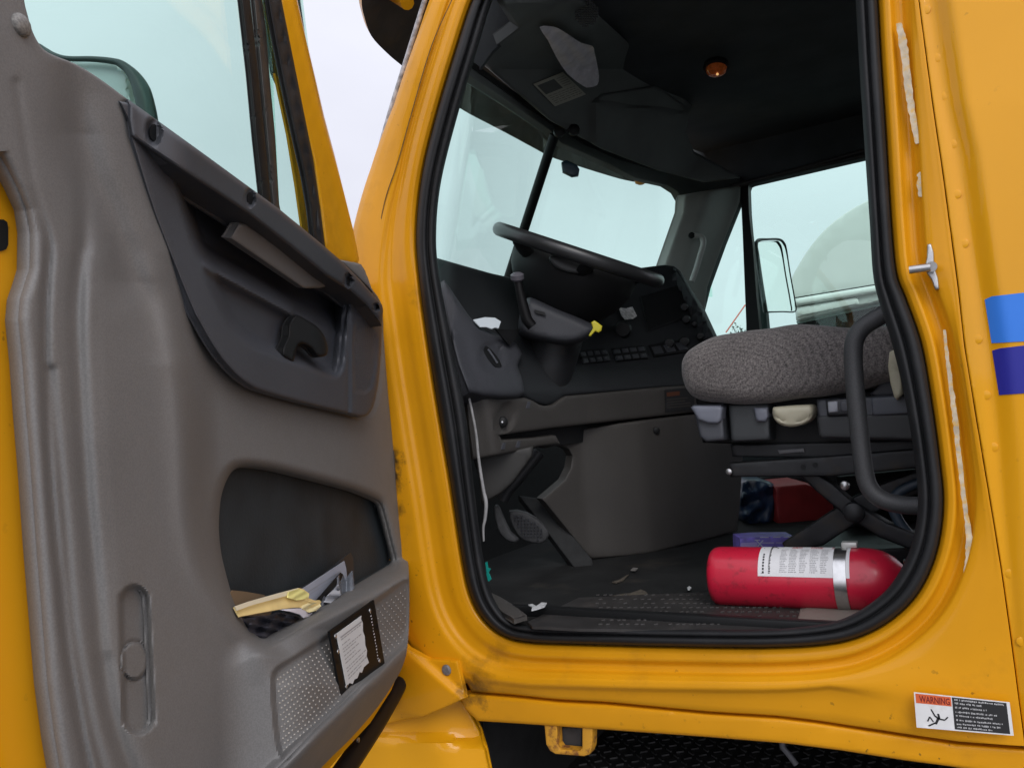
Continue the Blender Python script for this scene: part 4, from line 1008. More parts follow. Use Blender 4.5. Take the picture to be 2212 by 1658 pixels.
# tip the wheel a little so its trace follows the picture
RW = .206
ring = [wc+RW*(math.cos(t)*we1+math.sin(t)*we2) for t in np.linspace(0, 2*math.pi, 73)[:-1]]
V = []; F = []; nn = 14
for i, p in enumerate(ring):
    t = 2*math.pi*i/72; rad = math.cos(t)*we1+math.sin(t)*we2
    for j in range(nn):
        a = 2*math.pi*j/nn; V.append(p+.0165*(math.cos(a)*rad+1.05*math.sin(a)*wn))
for i in range(72):
    for j in range(nn): F.append((i*nn+j, ((i+1) % 72)*nn+j, ((i+1) % 72)*nn+(j+1) % nn, i*nn+(j+1) % nn))
mesh('rim', V, F, mat('wheel_leather', (.022, .023, .024), .34, var=.2, bump=.15, bscale=500), SW, sharp=0)
lathe('hub', wc-wn*.105, wn, [(-.075, .06), (-.04, .10), (.0, .135), (.04, .155), (.075, .160), (.095, .150), (.108, .10), (.112, .02)], mat('hub_plastic', (.0075, .008, .0085), .6, spec=.25), SW, n=36)
for a in (20, 160, 215, 325):
    t = R(a); rad = math.cos(t)*we1+math.sin(t)*we2
    tube('spoke', sm3([wc-wn*.050+rad*.06, wc-wn*.035+rad*.15, wc-wn*.006+rad*.200], 4), [.020]*8+[.014], BLACKP, SW, n=10, sq=.5)
_hc = pt(mdep(1.80), 1236, 566)
sheet('hub_badge', [(1186, 556), (1200, 548), (1236, 552), (1270, 566), (1284, 580), (1262, 590), (1226, 588), (1196, 574)], mdep(1.795), mat('hub_badge_plastic', (.022, .024, .025), .45), SW, step=6, thick=.012, edge=(7, .005), k=2)
SC = bpy.data.objects.new('steering_column', None); link(SC, TR)
base = pt(mdep(2.0), 1176, 850)
hub0 = wc-wn*.10
cax = base-hub0; 
tube('column_boot', [hub0+cax*t for t in (.28, .4, .55, .7, .85, 1.0, 1.08)], [.058, .068, .066, .062, .058, .056, .050], DSTEEL, SC, n=24)
shr = [(1136, 648), (1146, 642), (1180, 655), (1225, 674), (1268, 694), (1284, 704), (1282, 722), (1256, 738), (1220, 744), (1180, 738), (1140, 728), (1122, 716), (1120, 690), (1128, 664)]
sheet('column_shroud', shr, mdep(1.86), DASHL, SC, step=7, thick=.10, edge=(16, .04), k=2)
sheet('shroud_slot', [(1154, 668), (1176, 674), (1180, 682), (1158, 676)], mdep(1.853), BLACKP, SC, step=6, thick=.003)
tube('indicator_stalk', [pt(mdep(1.80), *q) for q in [(1150, 705), (1138, 690), (1130, 660), (1122, 625), (1118, 600)]], [.012, .013, .012, .010, .010], mat('stalk_black', (.004, .004, .0045), .55, spec=.2), SC, n=12)
lathe('stalk_knob', pt(mdep(1.80), 1118, 606), pt(mdep(1.79), 1116, 580)-pt(mdep(1.80), 1118, 606), [(0, .012), (.004, .0155), (.014, .0155), (.018, .010), (.019, .002)], mat('stalk_grey', (.10, .095, .11), .45), SC, n=20)
# kick plate, mats, corner trims at the sill
kpl = sheet('kick_plate', [(1140, 1342), (1250, 1290), (1400, 1283), (1600, 1275), (1700, 1268), (1738, 1310), (1722, 1350), (1712, 1362), (1500, 1360), (1250, 1357), (1150, 1352)], mZ(.006), PLATE, TR, step=14, thick=.005)
G = np.stack(np.meshgrid(np.arange(1290, 1735, 15.), np.arange(1284, 1350, 9.)), -1).reshape(-1, 2); G[:, 0] += np.where(((G[:, 1]-1284)/9).round() % 2 > 0, 7, 0)+rng.normal(0, 1.2, len(G))
pp3 = mZ(.007)(G, np.zeros(len(G)))
_pt = join('plate_tread', [boxgeo(p, (.007, .002, .0015), np.array([[.8, .6, 0], [-.6, .8, 0], [0, 0, 1]])) for p in pp3 if rng.random() < .8], mat('plate_tread_grey', (.055, .052, .05), .45), kpl); _pt['kind'] = 'stuff'
box('sill_lip', (-.43, .055, .008), (.80, .02, .022), BLACKP, TR, bevel=.004)
sheet('sill_trim', [(1730, 1308), (1770, 1300), (1880, 1300), (1870, 1330), (1800, 1350), (1718, 1354)], mZ(.010), mat('taupe_sill', (.17, .145, .125), .65, var=.12, bump=.4, bscale=700), TR, step=14, thick=.01, edge=(5, .004))
sheet('sill_trim', [(1058, 1278), (1080, 1288), (1110, 1306), (1138, 1328), (1110, 1336), (1084, 1322), (1062, 1300)], mZ(.020), mat('taupe_corner', (.055, .05, .045), .65, var=.12), TR, step=10, thick=.01, edge=(5, .004))
# grab handle inside the B pillar
gh = sm3([pt(mY(.09), *q) for q in [(1915, 676), (1893, 688), (1866, 705), (1848, 730), (1843, 770), (1848, 850), (1856, 930), (1864, 1000), (1876, 1050), (1905, 1078), (1950, 1090), (1995, 1092)]], 5)
tube('grab_bar', gh, .0145, mat('grab_bar_grey', (.036, .037, .039), .55, var=.15, spk=.2, bump=.3, bscale=600), TR, n=16)
# ------------------------------------------------------------------ driver's seat
ST = bpy.data.objects.new('seat', None); link(ST, TR)
def fabric():
    m = mat('seat_fabric', (.100, .089, .085), .85, var=.15, vscale=12, sheen=.2)
    nt = m.node_tree; N = nt.nodes; L = nt.links; b = N['Principled BSDF']; cur = b.inputs['Base Color'].links[0].from_socket
    tc = next(n for n in N if n.type == 'TEX_COORD')
    w = N.new('ShaderNodeTexWave'); w.wave_type = 'RINGS'; w.rings_direction = 'SPHERICAL'
    cq = pt(mY(.25), 1568, 806); sq_ = (.62, .8, 1.25); mp = N.new('ShaderNodeMapping'); mp.inputs['Location'].default_value = tuple(-cq[i]*sq_[i] for i in range(3)); mp.inputs['Scale'].default_value = sq_; L.new(tc.outputs['Object'], mp.inputs[0]); L.new(mp.outputs[0], w.inputs[0])
    w.inputs['Scale'].default_value = 34; w.inputs['Distortion'].default_value = 7; w.inputs['Detail'].default_value = 1.5; w.inputs['Detail Scale'].default_value = .42
    n = N.new('ShaderNodeTexNoise'); n.inputs['Scale'].default_value = 330; n.inputs['Detail'].default_value = 2; L.new(tc.outputs['Object'], n.inputs[0])
    a = N.new('ShaderNodeMath'); a.operation = 'MULTIPLY_ADD'; L.new(w.outputs[1], a.inputs[0]); a.inputs[1].default_value = .34; 
    a2 = N.new('ShaderNodeMath'); a2.operation = 'MULTIPLY_ADD'; L.new(n.outputs[0], a2.inputs[0]); a2.inputs[1].default_value = 3.0; a2.inputs[2].default_value = -.60; L.new(a2.outputs[0], a.inputs[2])
    mx = N.new('ShaderNodeMix'); mx.data_type = 'RGBA'; mx.blend_type = 'MULTIPLY'; mx.inputs[0].default_value = 1; L.new(cur, mx.inputs[6]); L.new(a.outputs[0], mx.inputs[7]); L.new(mx.outputs[2], b.inputs['Base Color'])
    bn = N.new('ShaderNodeBump'); bn.inputs['Strength'].default_value = .5; bn.inputs['Distance'].default_value = .0015; L.new(n.outputs[0], bn.inputs['Height']); L.new(bn.outputs[0], b.inputs['Normal'])
    return m
FAB = fabric()
cu = sm([(1475, 799), (1479, 775), (1499, 751), (1551, 727), (1607, 715), (1687, 705), (1747, 701), (1827, 706), (1927, 705), (1990, 690), (2010, 740), (1990, 800), (1935, 822), (1887, 834), (1827, 848), (1757, 859), (1687, 867), (1640, 872), (1587, 873), (1540, 870), (1508, 860), (1490, 845), (1479, 823)], 5)
cc = np.array([1740., 785.])
ys = [(.240, .55), (.246, .78), (.258, .92), (.275, .985), (.30, 1.0), (.50, 1.0), (.70, 1.0), (.735, .96), (.76, .85), (.765, .5)]
base_ = mY(.29)(cu, np.zeros(len(cu))); cen_ = base_.mean(0)
rings = []
for Y, s in ys:
    P = base_.copy(); P[:, 0] = cen_[0]+(P[:, 0]-cen_[0])*(1-(1-s)*.42); P[:, 2] = cen_[2]+(P[:, 2]-cen_[2])*s; _x = P[:, 0]*1.0; _z = P[:, 2]*1.0; P[:, 1] = Y+(.003*np.sin(_x*23+_z*31)+.002*np.sin(_x*47-_z*58+1.3))*(s > .7)*(Y < .5); P[:, 2] += .0012*np.sin(_x*38+Y*20)+.0006*np.sin(_x*83); rings.append(P)
loft('cushion', rings, FAB, ST, sharp=0, capped=True)
# back rest beyond the pillar
bk = [np.array([[.02+dx, Y, .36], [.10+dx*1.2, Y, .36], [.30, Y, .95], [.22, Y, .97]]) for Y, dx in ((.27, 0), (.74, 0))]
V = np.vstack(bk); mesh('backrest', V, [(0, 1, 2, 3), (7, 6, 5, 4), (0, 4, 5, 1), (1, 5, 6, 2), (2, 6, 7, 3), (3, 7, 4, 0)], FAB, ST)
def sp(name, q, Y, m, thick=.05, edge=(5, .005), parent=ST, k=0, h=None): return sheet(name, q, mY(Y), m, parent, step=9, thick=thick, edge=edge, k=k, h=h)
sp('seat_base', [(1500, 846), (1700, 850), (1990, 838), (1990, 968), (1700, 962), (1518, 956)], .34, BLACKP, .4)
sp('under_seat_dark_box', [(1640, 1030), (2000, 1010), (2000, 1200), (1660, 1190)], 1.40, BLACKP, .2)  # added dark box to darken the area under the seat
sp('under_seat_dark_box', [(1806, 1030), (2000, 1010), (2000, 1196), (1830, 1198)], .74, GBLK, .3)  # second added box, hides the lit floor under the seat
sp('base_housing', [(1496, 874), (1560, 872), (1566, 950), (1526, 954), (1512, 944)], .275, MGREY, .05, (7, .007))
sp('base_housing', [(1574, 874), (1662, 872), (1664, 950), (1580, 954)], .28, mat('charcoal_housing', (.036, .040, .043), .5, bump=.3, bscale=900), .05, (6, .006))
sp('base_housing', [(1764, 862), (1990, 850), (1990, 952), (1770, 946)], .277, MGREY, .05, (6, .006))
sp('housing_band', [(1764, 898), (1990, 892), (1990, 950), (1770, 944)], .272, mat('charcoal_band', (.034, .036, .038), .55, bump=.3, bscale=900), .02, (5, .004))
sp('housing_panel', [(1882, 858), (1990, 852), (1990, 892), (1884, 898)], .268, mat('slate_cover', (.075, .082, .098), .5), .02, (5, .004))
sp('seat_lever', [(1492, 879), (1500, 876), (1556, 876), (1561, 880), (1558, 908), (1550, 914), (1530, 914), (1508, 906)], .262, LGREY, .03, (7, .006))
sp('seat_lever', [(1628, 880), (1658, 880), (1660, 900), (1654, 910), (1634, 910)], .268, LGREY, .03, (5, .005))
sp('recline_handle', [(1669, 882), (1680, 878), (1740, 874), (1755, 877), (1757, 894), (1750, 908), (1732, 918), (1706, 922), (1684, 916), (1671, 902)], .245, CREAM, .04, (11, .012), k=2, h=lambda P: -.004*gs(pd(P, [(1672, 898), (1690, 909), (1730, 910), (1752, 898)]), 3))
sp('recline_handle', [(1921, 760), (1930, 755), (1940, 758), (1946, 790), (1951, 850), (1938, 864), (1932, 858), (1924, 830), (1918, 790)], .235, CREAM, .03, (6, .006))
sw = sp('switch_panel', [(1783, 864), (1838, 860), (1842, 894), (1787, 897)], .262, mat('switch_frame', (.022, .024, .028), .4), .02, (4, .003))
sp('rocker_switch', [(1788, 868), (1809, 866), (1811, 889), (1790, 891)], .258, mat('pale_switch', (.33, .34, .37), .45), .01, (3, .002), parent=sw)
sp('rocker_switch', [(1814, 866), (1834, 864), (1837, 888), (1816, 889)], .259, MGREY, .01, (3, .002), parent=sw)
sp('side_cover', [(1918, 712), (1935, 700), (1990, 690), (1990, 850), (1886, 858), (1878, 850), (1892, 838), (1905, 810), (1915, 770)], .30, MGREY, .03, (6, .006))
sp('slide_plate', [(1578, 960), (1990, 950), (1990, 992), (1582, 986)], .33, DSTEEL, .35, (4, .003))
sp('slide_tag', [(1680, 972), (1736, 968), (1738, 976), (1684, 980)], .325, mat('worn_tag', (.10, .10, .105), .5), .004, (2, .001))
sp('slide_rail', [(1574, 1000), (1800, 984), (1990, 968), (1990, 1010), (1800, 1028), (1578, 1030)], .31, DSTEEL, .03, (5, .004))
lathe('rail_bolt', pt(mY(.305), 1575, 1018), (0, -1, 0), [(0, .0065), (.004, .006), (.006, .002)], STEEL, ST, n=12)
lathe('rail_bolt', pt(mY(.300), 1825, 1048), (0, -1, 0), [(0, .009), (.005, .008), (.008, .003)], STEEL, ST, n=12)
for q in ((1735, 1008), (1761, 1004)): lathe('rail_hole', pt(mY(.309), *q), (0, -1, 0), [(0, .005), (.0012, .005)], BLACKP, ST, n=12)
sp('scissor_arm', [(1722, 1022), (1760, 1020), (1800, 1045), (1850, 1090), (1920, 1130), (2000, 1160), (2000, 1200), (1900, 1160), (1830, 1116), (1770, 1066)], .34, DSTEEL, .03, (5, .004))
sp('scissor_arm', [(1690, 1172), (1760, 1126), (1830, 1080), (1900, 1046), (2000, 1010), (2000, 1060), (1920, 1092), (1850, 1130), (1780, 1176), (1700, 1200)], .37, DSTEEL, .03, (5, .004))
lathe('pivot_cup', pt(mY(.31), 1845, 1106), (0, -1, 0), [(0, .02), (.01, .018), (.014, .012), (.015, .003)], DSTEEL, ST, n=20)
sp('lower_frame', [(1680, 1196), (1990, 1180), (1990, 1216), (1684, 1222)], .42, DSTEEL, .35, (4, .003))
tube('air_hose', sm3([pt(mY(.36), *q) for q in [(1990, 1040), (1940, 1064), (1930, 1100), (1960, 1150), (2000, 1176)]], 6), .010, mat('bluish_hose', (.03, .045, .065), .5), ST, n=10)

# ------------------------------------------------------------------ passenger mirror
PM = bpy.data.objects.new('passenger_mirror', None); link(PM, TR)
mp_ = mP(pt(mY(2.25), 1675, 600), (.90, -.44, -.02))
sheet('mirror_glass', [(1636, 522), (1682, 520), (1692, 528), (1698, 545), (1706, 592), (1716, 648), (1717, 671), (1652, 673)], mp_, mat('mirror_silver', (.66, .70, .67), .06, metal=1.0), PM, step=12, thick=.006)
fp = sm([(1654, 674), (1644, 610), (1636, 552), (1633, 530), (1638, 519), (1655, 517), (1682, 517), (1693, 525), (1699, 542), (1707, 592), (1717, 648), (1718, 672), (1690, 673), (1654, 674)], 4, False)
tube('mirror_frame', mp_(fp, np.full(len(fp), .012)), np.interp(np.linspace(0, 1, len(fp)), [0, .3, .4, .55, .65, .95, 1], [.010, .008, .005, .006, .003, .003, .004]), mat('mirror_frame_black', (.012, .018, .018), .4), PM, n=8)
sheet('mirror_body', [(1626, 524), (1634, 520), (1638, 552), (1646, 612), (1655, 672), (1658, 705), (1662, 740), (1630, 745), (1628, 640)], mY(2.26), mat('mirror_body_black', (.020, .032, .032), .45), PM, step=14, thick=.05, edge=(4, .004))

# ------------------------------------------------------------------ fire extinguisher on the cab floor
EXX = pt(mY(.205), 1543, 1250)[0]
def tx(px): return float(pt(mY(.155), px, 1240)[0]-EXX)
ER = .0545
EX0 = np.array([EXX, .20, ER+.0005])
EXT = thing('fire_extinguisher', 'red fire extinguisher lying on its side on the cab floor behind the door sill', 'extinguisher', (EXX+.17, .20, 0))
REDP = mat('red_enamel', (.50, .010, .036), .36, var=.06, coat=.25, coatr=.15, dirt=(.14, .006, .012), dscale=45, damt=.6, dlo=.55, dhi=.70, specks=.7, speckcol=(.05, .004, .006))
prof = [(.003, .0), (.002, .03), (0, .045), (.002, .0515), (.007, .0555), (.014, .0575), (.022, .058), (.15, .058), (.274, .058), (.288, .0578), (.302, .0562), (.314, .0530), (.325, .0478), (.334, .0412), (.341, .0340), (.347, .0275), (.353, .0235), (.360, .0222), (.372, .0220), (.374, .0200)]
_s = tx(1850)/.274
prof = [(t*_s, r*ER/.058) for t, r in prof]
cyl = lathe('cylinder', EX0, (1, 0, 0), prof, REDP, EXT, n=72, sharp=60)
val = lathe('valve', EX0+np.array([.374*_s, 0, 0]), (1, 0, 0), [(0, .017), (.012, .017), (.014, .021), (.04, .021), (.044, .012), (.07, .012)], CHROME, EXT, n=24)
tube('carry_handle', [EX0+np.array(q)*np.array([_s, 1, 1]) for q in [(.39, -.008, .016), (.376, -.018, .030), (.364, -.022, .036), (.35, -.024, .038)]], .0035, CHROME, EXT, n=8)
def mcyl(P, h):
    P = np.asarray(P, float); t, th = P[:, 0], P[:, 1]; r = ER+h
    return EX0+np.stack([t, -r*np.cos(th), r*np.sin(th)], 1)
TH0, TH1 = R(14), R(118)
def cylpatch(name, t0, t1, a0, a1, hh, m, parent, n=20):
    V = []; F = []
    for i in range(n+1):
        a = a0+(a1-a0)*i/n
        for t in (t0, t1): V.append(mcyl(np.array([[t, a]]), hh)[0])
    F = [(2*i, 2*i+1, 2*i+3, 2*i+2) for i in range(n)]
    return mesh(name, V, F, m, parent, sharp=0)
LBL = mat('extinguisher_label_white', (.66, .66, .67), .42, var=.03)
LT0, LT1 = tx(1639), tx(1836)
cl = cylpatch('instruction_label', LT0, LT1, TH0, TH1, .0004, LBL, EXT)
LQ = [(LT0, TH1), (LT1, TH1), (LT1, TH0), (LT0, TH0)]
rr = []
for c, (x0, w) in enumerate([(.245, .085), (.345, .10), (.46, .10), (.575, .10), (.69, .09)]):
    for v in np.arange(.40, .93, .034):
        x = x0+random.uniform(0, .008); xe = x0+w*random.uniform(.55, .95)
        while x < xe: u_ = random.uniform(.004, .012); rr.append((x, v, x+u_, v+.013)); x += u_+(.003 if random.random() < .8 else .008)
marks('printed_lines', LQ, rr, mcyl, .0009, mat('label_grey_print', (.25, .25, .26), .6), cl)
rr = [(.035, .34, .045, .95)]
for v in np.arange(.36, .95, .03): rr.append((.12, v, .135+random.uniform(0, .01), v+.018))
for v in np.arange(.55, .94, .06): rr.append((.05, v, .07, v+.04))
marks('label_side_print', LQ, rr, mcyl, .0009, INK, cl)
words('label_letter', 'P.', LQ, (.12, .24, .21, .36), mcyl, .001, INK, cl, bold=.02)
rr = []
for x0, x1 in ((.36, .47), (.57, .70), (.80, .84)):
    for v in (.25, .29, .33):
        x = x0
        while x < x1: w = random.uniform(.01, .03); rr.append((x, v, min(x1, x+w), v+.02)); x += w+.01
marks('label_red_print', LQ, rr, mcyl, .0009, mat('label_red_ink', (.50, .03, .03), .6), cl)
st_ = []
for (t, r) in ((tx(1801)-.0005, ER+.0008), (tx(1801), ER+.0018), (tx(1828), ER+.0018), (tx(1828)+.0005, ER+.0008)):
    st_.append(np.array([EX0+np.array([t, -r*math.cos(a), r*math.sin(a)]) for a in np.linspace(0, 2*math.pi, 65)[:-1]]))
strap = loft('clamp_strap', st_+[st_[0]], mat('brushed_steel_strap', (.60, .60, .59), .28, metal=1.0, var=.1, vscale=100), EXT, sharp=30)
box('clamp_buckle', EX0+np.array([tx(1832), .008, ER+.0055]), (.026, .02, .010), mat('pale_buckle', (.55, .55, .52), .4, metal=.5), EXT, bevel=.002)

# ------------------------------------------------------------------ loose things in the cab
def spx(name, q, m, mp, label, cat, thick=.02, edge=(5, .004), h=None, k=0, step=8, group=None):
    o = sheet(name, q, mp, m, None, step=step, thick=thick, edge=edge, h=h, k=k)
    return tag(o, label, cat, group)
PUR = mat('violet_card', (.30, .24, .80), .45, var=.25, vscale=50)
pb = thing('carton', 'violet printed carton on the cab floor just behind the fire extinguisher', 'box', pt(mZ(0), 1650, 1205))
def sub(o, parent): return o
sheet('box_panel', [(1598, 1162), (1640, 1159), (1715, 1158), (1716, 1206), (1599, 1210)], mdep(1.93), PUR, pb, step=10, thick=.06, edge=(3, .003))
marks('pale_print', [(1600, 1172), (1640, 1170), (1640, 1190), (1600, 1192)], [(0, 0, .9, .9)], mdep(1.93), .001, mat('lilac_print', (.55, .45, .85), .45), pb)
marks('white_print', [(1600, 1156), (1716, 1156), (1716, 1186), (1600, 1186)], [(.36, .10, .52, .16), (.60, .09, .74, .15), (.80, .07, .95, .13), (.26, .30, .36, .36), (.38, .5, .62, .55), (.66, .5, .78, .54), [(.28, .34), (.30, .34), (.42, .8), (.39, .8)], [(.40, .34), (.43, .34), (.33, .8), (.30, .8)]], mdep(1.93), .0012, mat('lilac_white_print', (.75, .75, .85), .5), pb)
BLB = mat('dark_blue_plastic_bag', (.016, .032, .070), .4, var=.6, vscale=25)
spx('plastic_bag', [(1604, 1042), (1630, 1034), (1664, 1040), (1674, 1056), (1676, 1100), (1668, 1128), (1636, 1134), (1606, 1126), (1598, 1090)], BLB, mdep(2.42), 'crumpled dark blue plastic bag on the cab floor beneath the driver seat', 'bag', .14, (12, .03), k=2, step=5, h=lambda P: .007*np.sin(P[:, 0]*.14+2*np.sin(P[:, 1]*.08))+.006*np.sin(P[:, 1]*.16+P[:, 0]*.07))
spx('tool_case', [(1674, 1050), (1740, 1044), (1800, 1060), (1800, 1128), (1690, 1134), (1678, 1128)], mat('dull_red_case', (.30, .022, .024), .55, var=.2, vscale=20), mdep(2.40), 'dull red case stowed beneath the driver seat', 'case', .16, (5, .008), h=lambda P: -.008*gs(lin(P, (1676, 1092), (1800, 1092)), 3))
GP = mat('grey_folded_paper', (.72, .72, .77), .75, var=.15, vscale=30)
spx('sheet_of_paper', [(1166, 60), (1188, 58), (1206, 62), (1232, 78), (1256, 94), (1280, 100), (1284, 112), (1290, 140), (1294, 165), (1290, 184), (1272, 189), (1260, 186), (1226, 160), (1202, 124), (1184, 88)], GP, mdep(lambda P: oc(P)-.07-.04*np.sin((P[:, 1]-60)/60)), 'crumpled grey paper hanging down from the overhead console', 'paper', .0015, None, k=2, step=6, h=lambda P: .006*np.sin(lin(P, (1180, 60), (1280, 180))*.22)+.003*np.sin(lin(P, (1180, 60), (1280, 180))*.53+P[:, 1]*.03))
spx('white_patch', [(1023, 690), (1047, 685), (1069, 686), (1082, 694), (1077, 709), (1070, 707), (1062, 710), (1052, 706), (1038, 706), (1030, 698)], mat('bright_patch', (.74, .82, .86), .5), mdep(lambda P: dd(P)-.055+.26*np.clip((846-P[:, 1])/280, 0, 1.2)**1.3), 'small flat white patch on the left end of the dashboard', 'paper', .002, None, step=6)  # white sheet stands in for a bright patch at the dash end
kt = spx('key_tag', [(1277, 696), (1284, 692), (1292, 697), (1301, 704), (1299, 714), (1293, 718), (1286, 715), (1275, 727), (1272, 724), (1281, 709)], mat('yellow_tag', (.52, .45, .015), .45), mdep(1.80), 'small yellow key tag hanging beside the steering column', 'key tag', .006, (2, .002), step=4)
cp = sm([(990, 788), (1000, 815), (1011, 850), (1021, 895), (1029, 940), (1034, 990), (1044, 1055), (1050, 1085), (1048, 1118), (1044, 1140), (1045, 1168)], 6, False)
co_ = tube('wire', mY(.115)(cp, np.zeros(len(cp))), np.interp(np.linspace(0, 1, len(cp)), [0, .5, .7, 1], [.0022, .0032, .0042, .0022]), mat('grey_cord', (.30, .30, .30), .7, var=.25, vscale=60), None, n=8)
tag(co_, 'loose grey cord dangling inside the front edge of the door opening', 'cord')
spx('scrap_of_plastic', [(1048, 1214), (1052, 1213), (1054, 1226), (1060, 1228), (1055, 1236), (1061, 1250), (1056, 1255), (1049, 1252), (1051, 1236)], mat('teal_scrap', (.01, .33, .28), .5), mY(.11), 'teal scrap caught in the lower front corner of the door seal', 'scrap', .002, None, step=5)
# crumbs and scraps on the mat
def scrap(name, q, m, label, z=.008, grp=None):
    o = sheet(name, q, mZ(z), m, None, step=6, thick=.002); return tag(o, label, 'scrap', grp)
WS = mat('white_scrap', (.50, .51, .51), .7, var=.3, vscale=200)
scrap('scrap_of_paper', [(1141, 1305), (1150, 1303), (1158, 1308), (1170, 1300), (1181, 1301), (1176, 1309), (1160, 1314), (1148, 1317), (1150, 1310)], WS, 'torn white paper scrap on the floor mat in the front corner of the doorway', .03)
scrap('scrap_of_paper', [(1484, 1268), (1489, 1265), (1494, 1268), (1490, 1272), (1486, 1272)], WS, 'tiny white crumb on the floor mat left of the fire extinguisher')
scrap('scrap_of_paper', [(1362, 1230), (1368, 1225), (1378, 1226), (1372, 1231)], mat('dim_scrap', (.16, .15, .14), .8), 'small pale grey scrap on the floor mat below the tunnel cover')
MUD = mat('dried_mud', (.075, .062, .046), .9, var=.4, vscale=150)
scrap('dried_mud', [(1318, 1287), (1340, 1282), (1362, 1280), (1384, 1272), (1394, 1276), (1400, 1282), (1378, 1286), (1368, 1291), (1352, 1286), (1334, 1289)], MUD, 'streak of dried brown mud on the floor mat in the middle of the doorway', .004)
scrap('dried_mud', [(1322, 1256), (1340, 1250), (1352, 1242), (1358, 1240), (1346, 1252), (1330, 1258)], MUD, 'faint thin smear of mud on the floor mat nearest the tunnel cover', .004)

# papers in the door pocket
def pk(name, q, n0, m, label, cat='paper', h=None, thick=.0015, edge=None, k=0):
    o = sheet(name, q, mD(n0), m, None, step=3.5, thick=thick, h=h, edge=edge, k=k); return tag(o, label, cat)
pk('folder', [(560, 1400), (652, 1268), (700, 1240), (757, 1192), (763, 1205), (766, 1270), (700, 1330)], -.030, mat('dark_folder', (.022, .024, .028), .5), 'black folder standing at the back of the papers in the door pocket', 'folder', thick=.003)
dcq = [(652, 1272), (744, 1211), (748, 1228), (752, 1262), (690, 1310), (666, 1312)]
d1 = pk('document', dcq, -.026, mat('bluish_paper', (.34, .36, .42), .6, var=.08), 'bluish white form leaning against the black folder in the door pocket', 'document')
DQ = [(652, 1272), (744, 1211), (752, 1262), (668, 1310)]
ms = mesh
g1 = marks('printed_line', DQ, [(.1, .28, .9, .31), (.08, .44, .92, .455)], mD(-.026), .0008, GINK); tagoff = d1.location
g1.parent = d1; g1.location = -d1.location
pk('plastic_sleeve', [(690, 1310), (700, 1288), (736, 1236), (742, 1240), (746, 1252), (762, 1232), (766, 1270), (720, 1312)], -.018, mat('grey_sleeve', (.16, .175, .20), .25, var=.5, vscale=50), 'shiny grey plastic sleeve at the hinge end of the door pocket', 'sleeve', h=lambda P: .006*np.sin(P[:, 0]*.2))
pk('document', [(700, 1300), (706, 1288), (732, 1262), (736, 1284), (716, 1302)], -.010, mat('pale_paper', (.46, .48, .52), .6), 'small pale paper in front of the grey plastic sleeve in the door pocket', 'document', h=lambda P: .004*np.sin(P[:, 1]*.3))
sheet_d = pk('sleeve_strip', [(680, 1300), (736, 1236), (741, 1240), (738, 1250), (700, 1292), (688, 1304)], -.013, BLACKP, 'black strip across the papers in the door pocket', 'strip')
pk('piece_of_cardboard', [(497, 1280), (502, 1274), (530, 1277), (570, 1284), (588, 1296), (586, 1330), (512, 1330)], -.024, mat('brown_card', (.17, .115, .065), .8, var=.15), 'brown cardboard piece at the free end of the door pocket behind the yellow envelope', 'cardboard')
EVY = mat('yellow_manila_paper', (.76, .58, .24), .7, var=.08, vscale=30)
pk('envelope', [(506, 1310), (540, 1299), (600, 1282), (646, 1269), (656, 1272), (668, 1281), (667, 1291), (680, 1296), (690, 1295), (694, 1299), (690, 1306), (680, 1308), (668, 1312), (640, 1311), (611, 1314), (560, 1323), (518, 1331)], -.006, EVY, 'yellow paper envelope laid across the top of the door pocket', 'envelope', h=lambda P: .010*sst(P[:, 1]+.28*(P[:, 0]-600), 1270, 1320)+.003*gs(pd(P, [(640, 1270), (650, 1286), (672, 1300)]), 4), thick=.002)
pk('envelope_flap', [(508, 1309), (540, 1298), (600, 1281), (645, 1269), (640, 1280), (600, 1291), (545, 1306), (512, 1318)], .003, mat('cream_paper', (.80, .72, .52), .7), 'pale cream flap along the top edge of the yellow envelope', 'envelope flap')
pk('yellow_note', [(624, 1278), (646, 1271), (660, 1276), (668, 1284), (664, 1292), (640, 1296), (622, 1290)], .006, mat('lemon_note', (.82, .76, .28), .7, var=.1), 'crumpled lemon yellow note on the yellow envelope in the door pocket', 'note', h=lambda P: .0007*np.sin(P[:, 0]*.22+P[:, 1]*.4))
pk('sheets_of_paper', [(604, 1316), (640, 1313), (664, 1313), (678, 1320), (668, 1330), (656, 1334), (648, 1326), (628, 1320)], .004, mat('white_sheets', (.74, .72, .78), .7), 'curled white sheets poking out under the yellow envelope', 'paper', h=lambda P: .005*np.sin((P[:, 0]-604)*.06))
pk('receipt', [(650, 1306), (672, 1300), (690, 1301), (694, 1308), (684, 1318), (668, 1322), (654, 1316)], .0045, mat('pale_yellow_receipt', (.78, .68, .36), .7), 'curled pale yellow slip under the hinge end of the yellow envelope', 'slip', h=lambda P: .0015*np.sin((P[:, 0]-650)*.2+P[:, 1]*.35))
pk('dark_slip', [(646, 1312), (672, 1308), (690, 1312), (680, 1321), (660, 1326)], .0015, INK, 'black slip tucked beneath the curled pale yellow slip in the door pocket', 'slip')
pk('fabric_pouch', [(516, 1330), (545, 1332), (600, 1322), (640, 1328), (668, 1340), (640, 1380), (590, 1400), (556, 1392), (534, 1366)], -.014, mat('dark_slate_cloth', (.045, .046, .060), .6, var=.5, vscale=35, bump=.8, bscale=90), 'crumpled dark slate pouch at the bottom of the door pocket', 'pouch', h=lambda P: .006*np.sin(P[:, 0]*.15+P[:, 1]*.09)+.004*np.sin(P[:, 1]*.3-P[:, 0]*.07), thick=.02, edge=(10, .012))

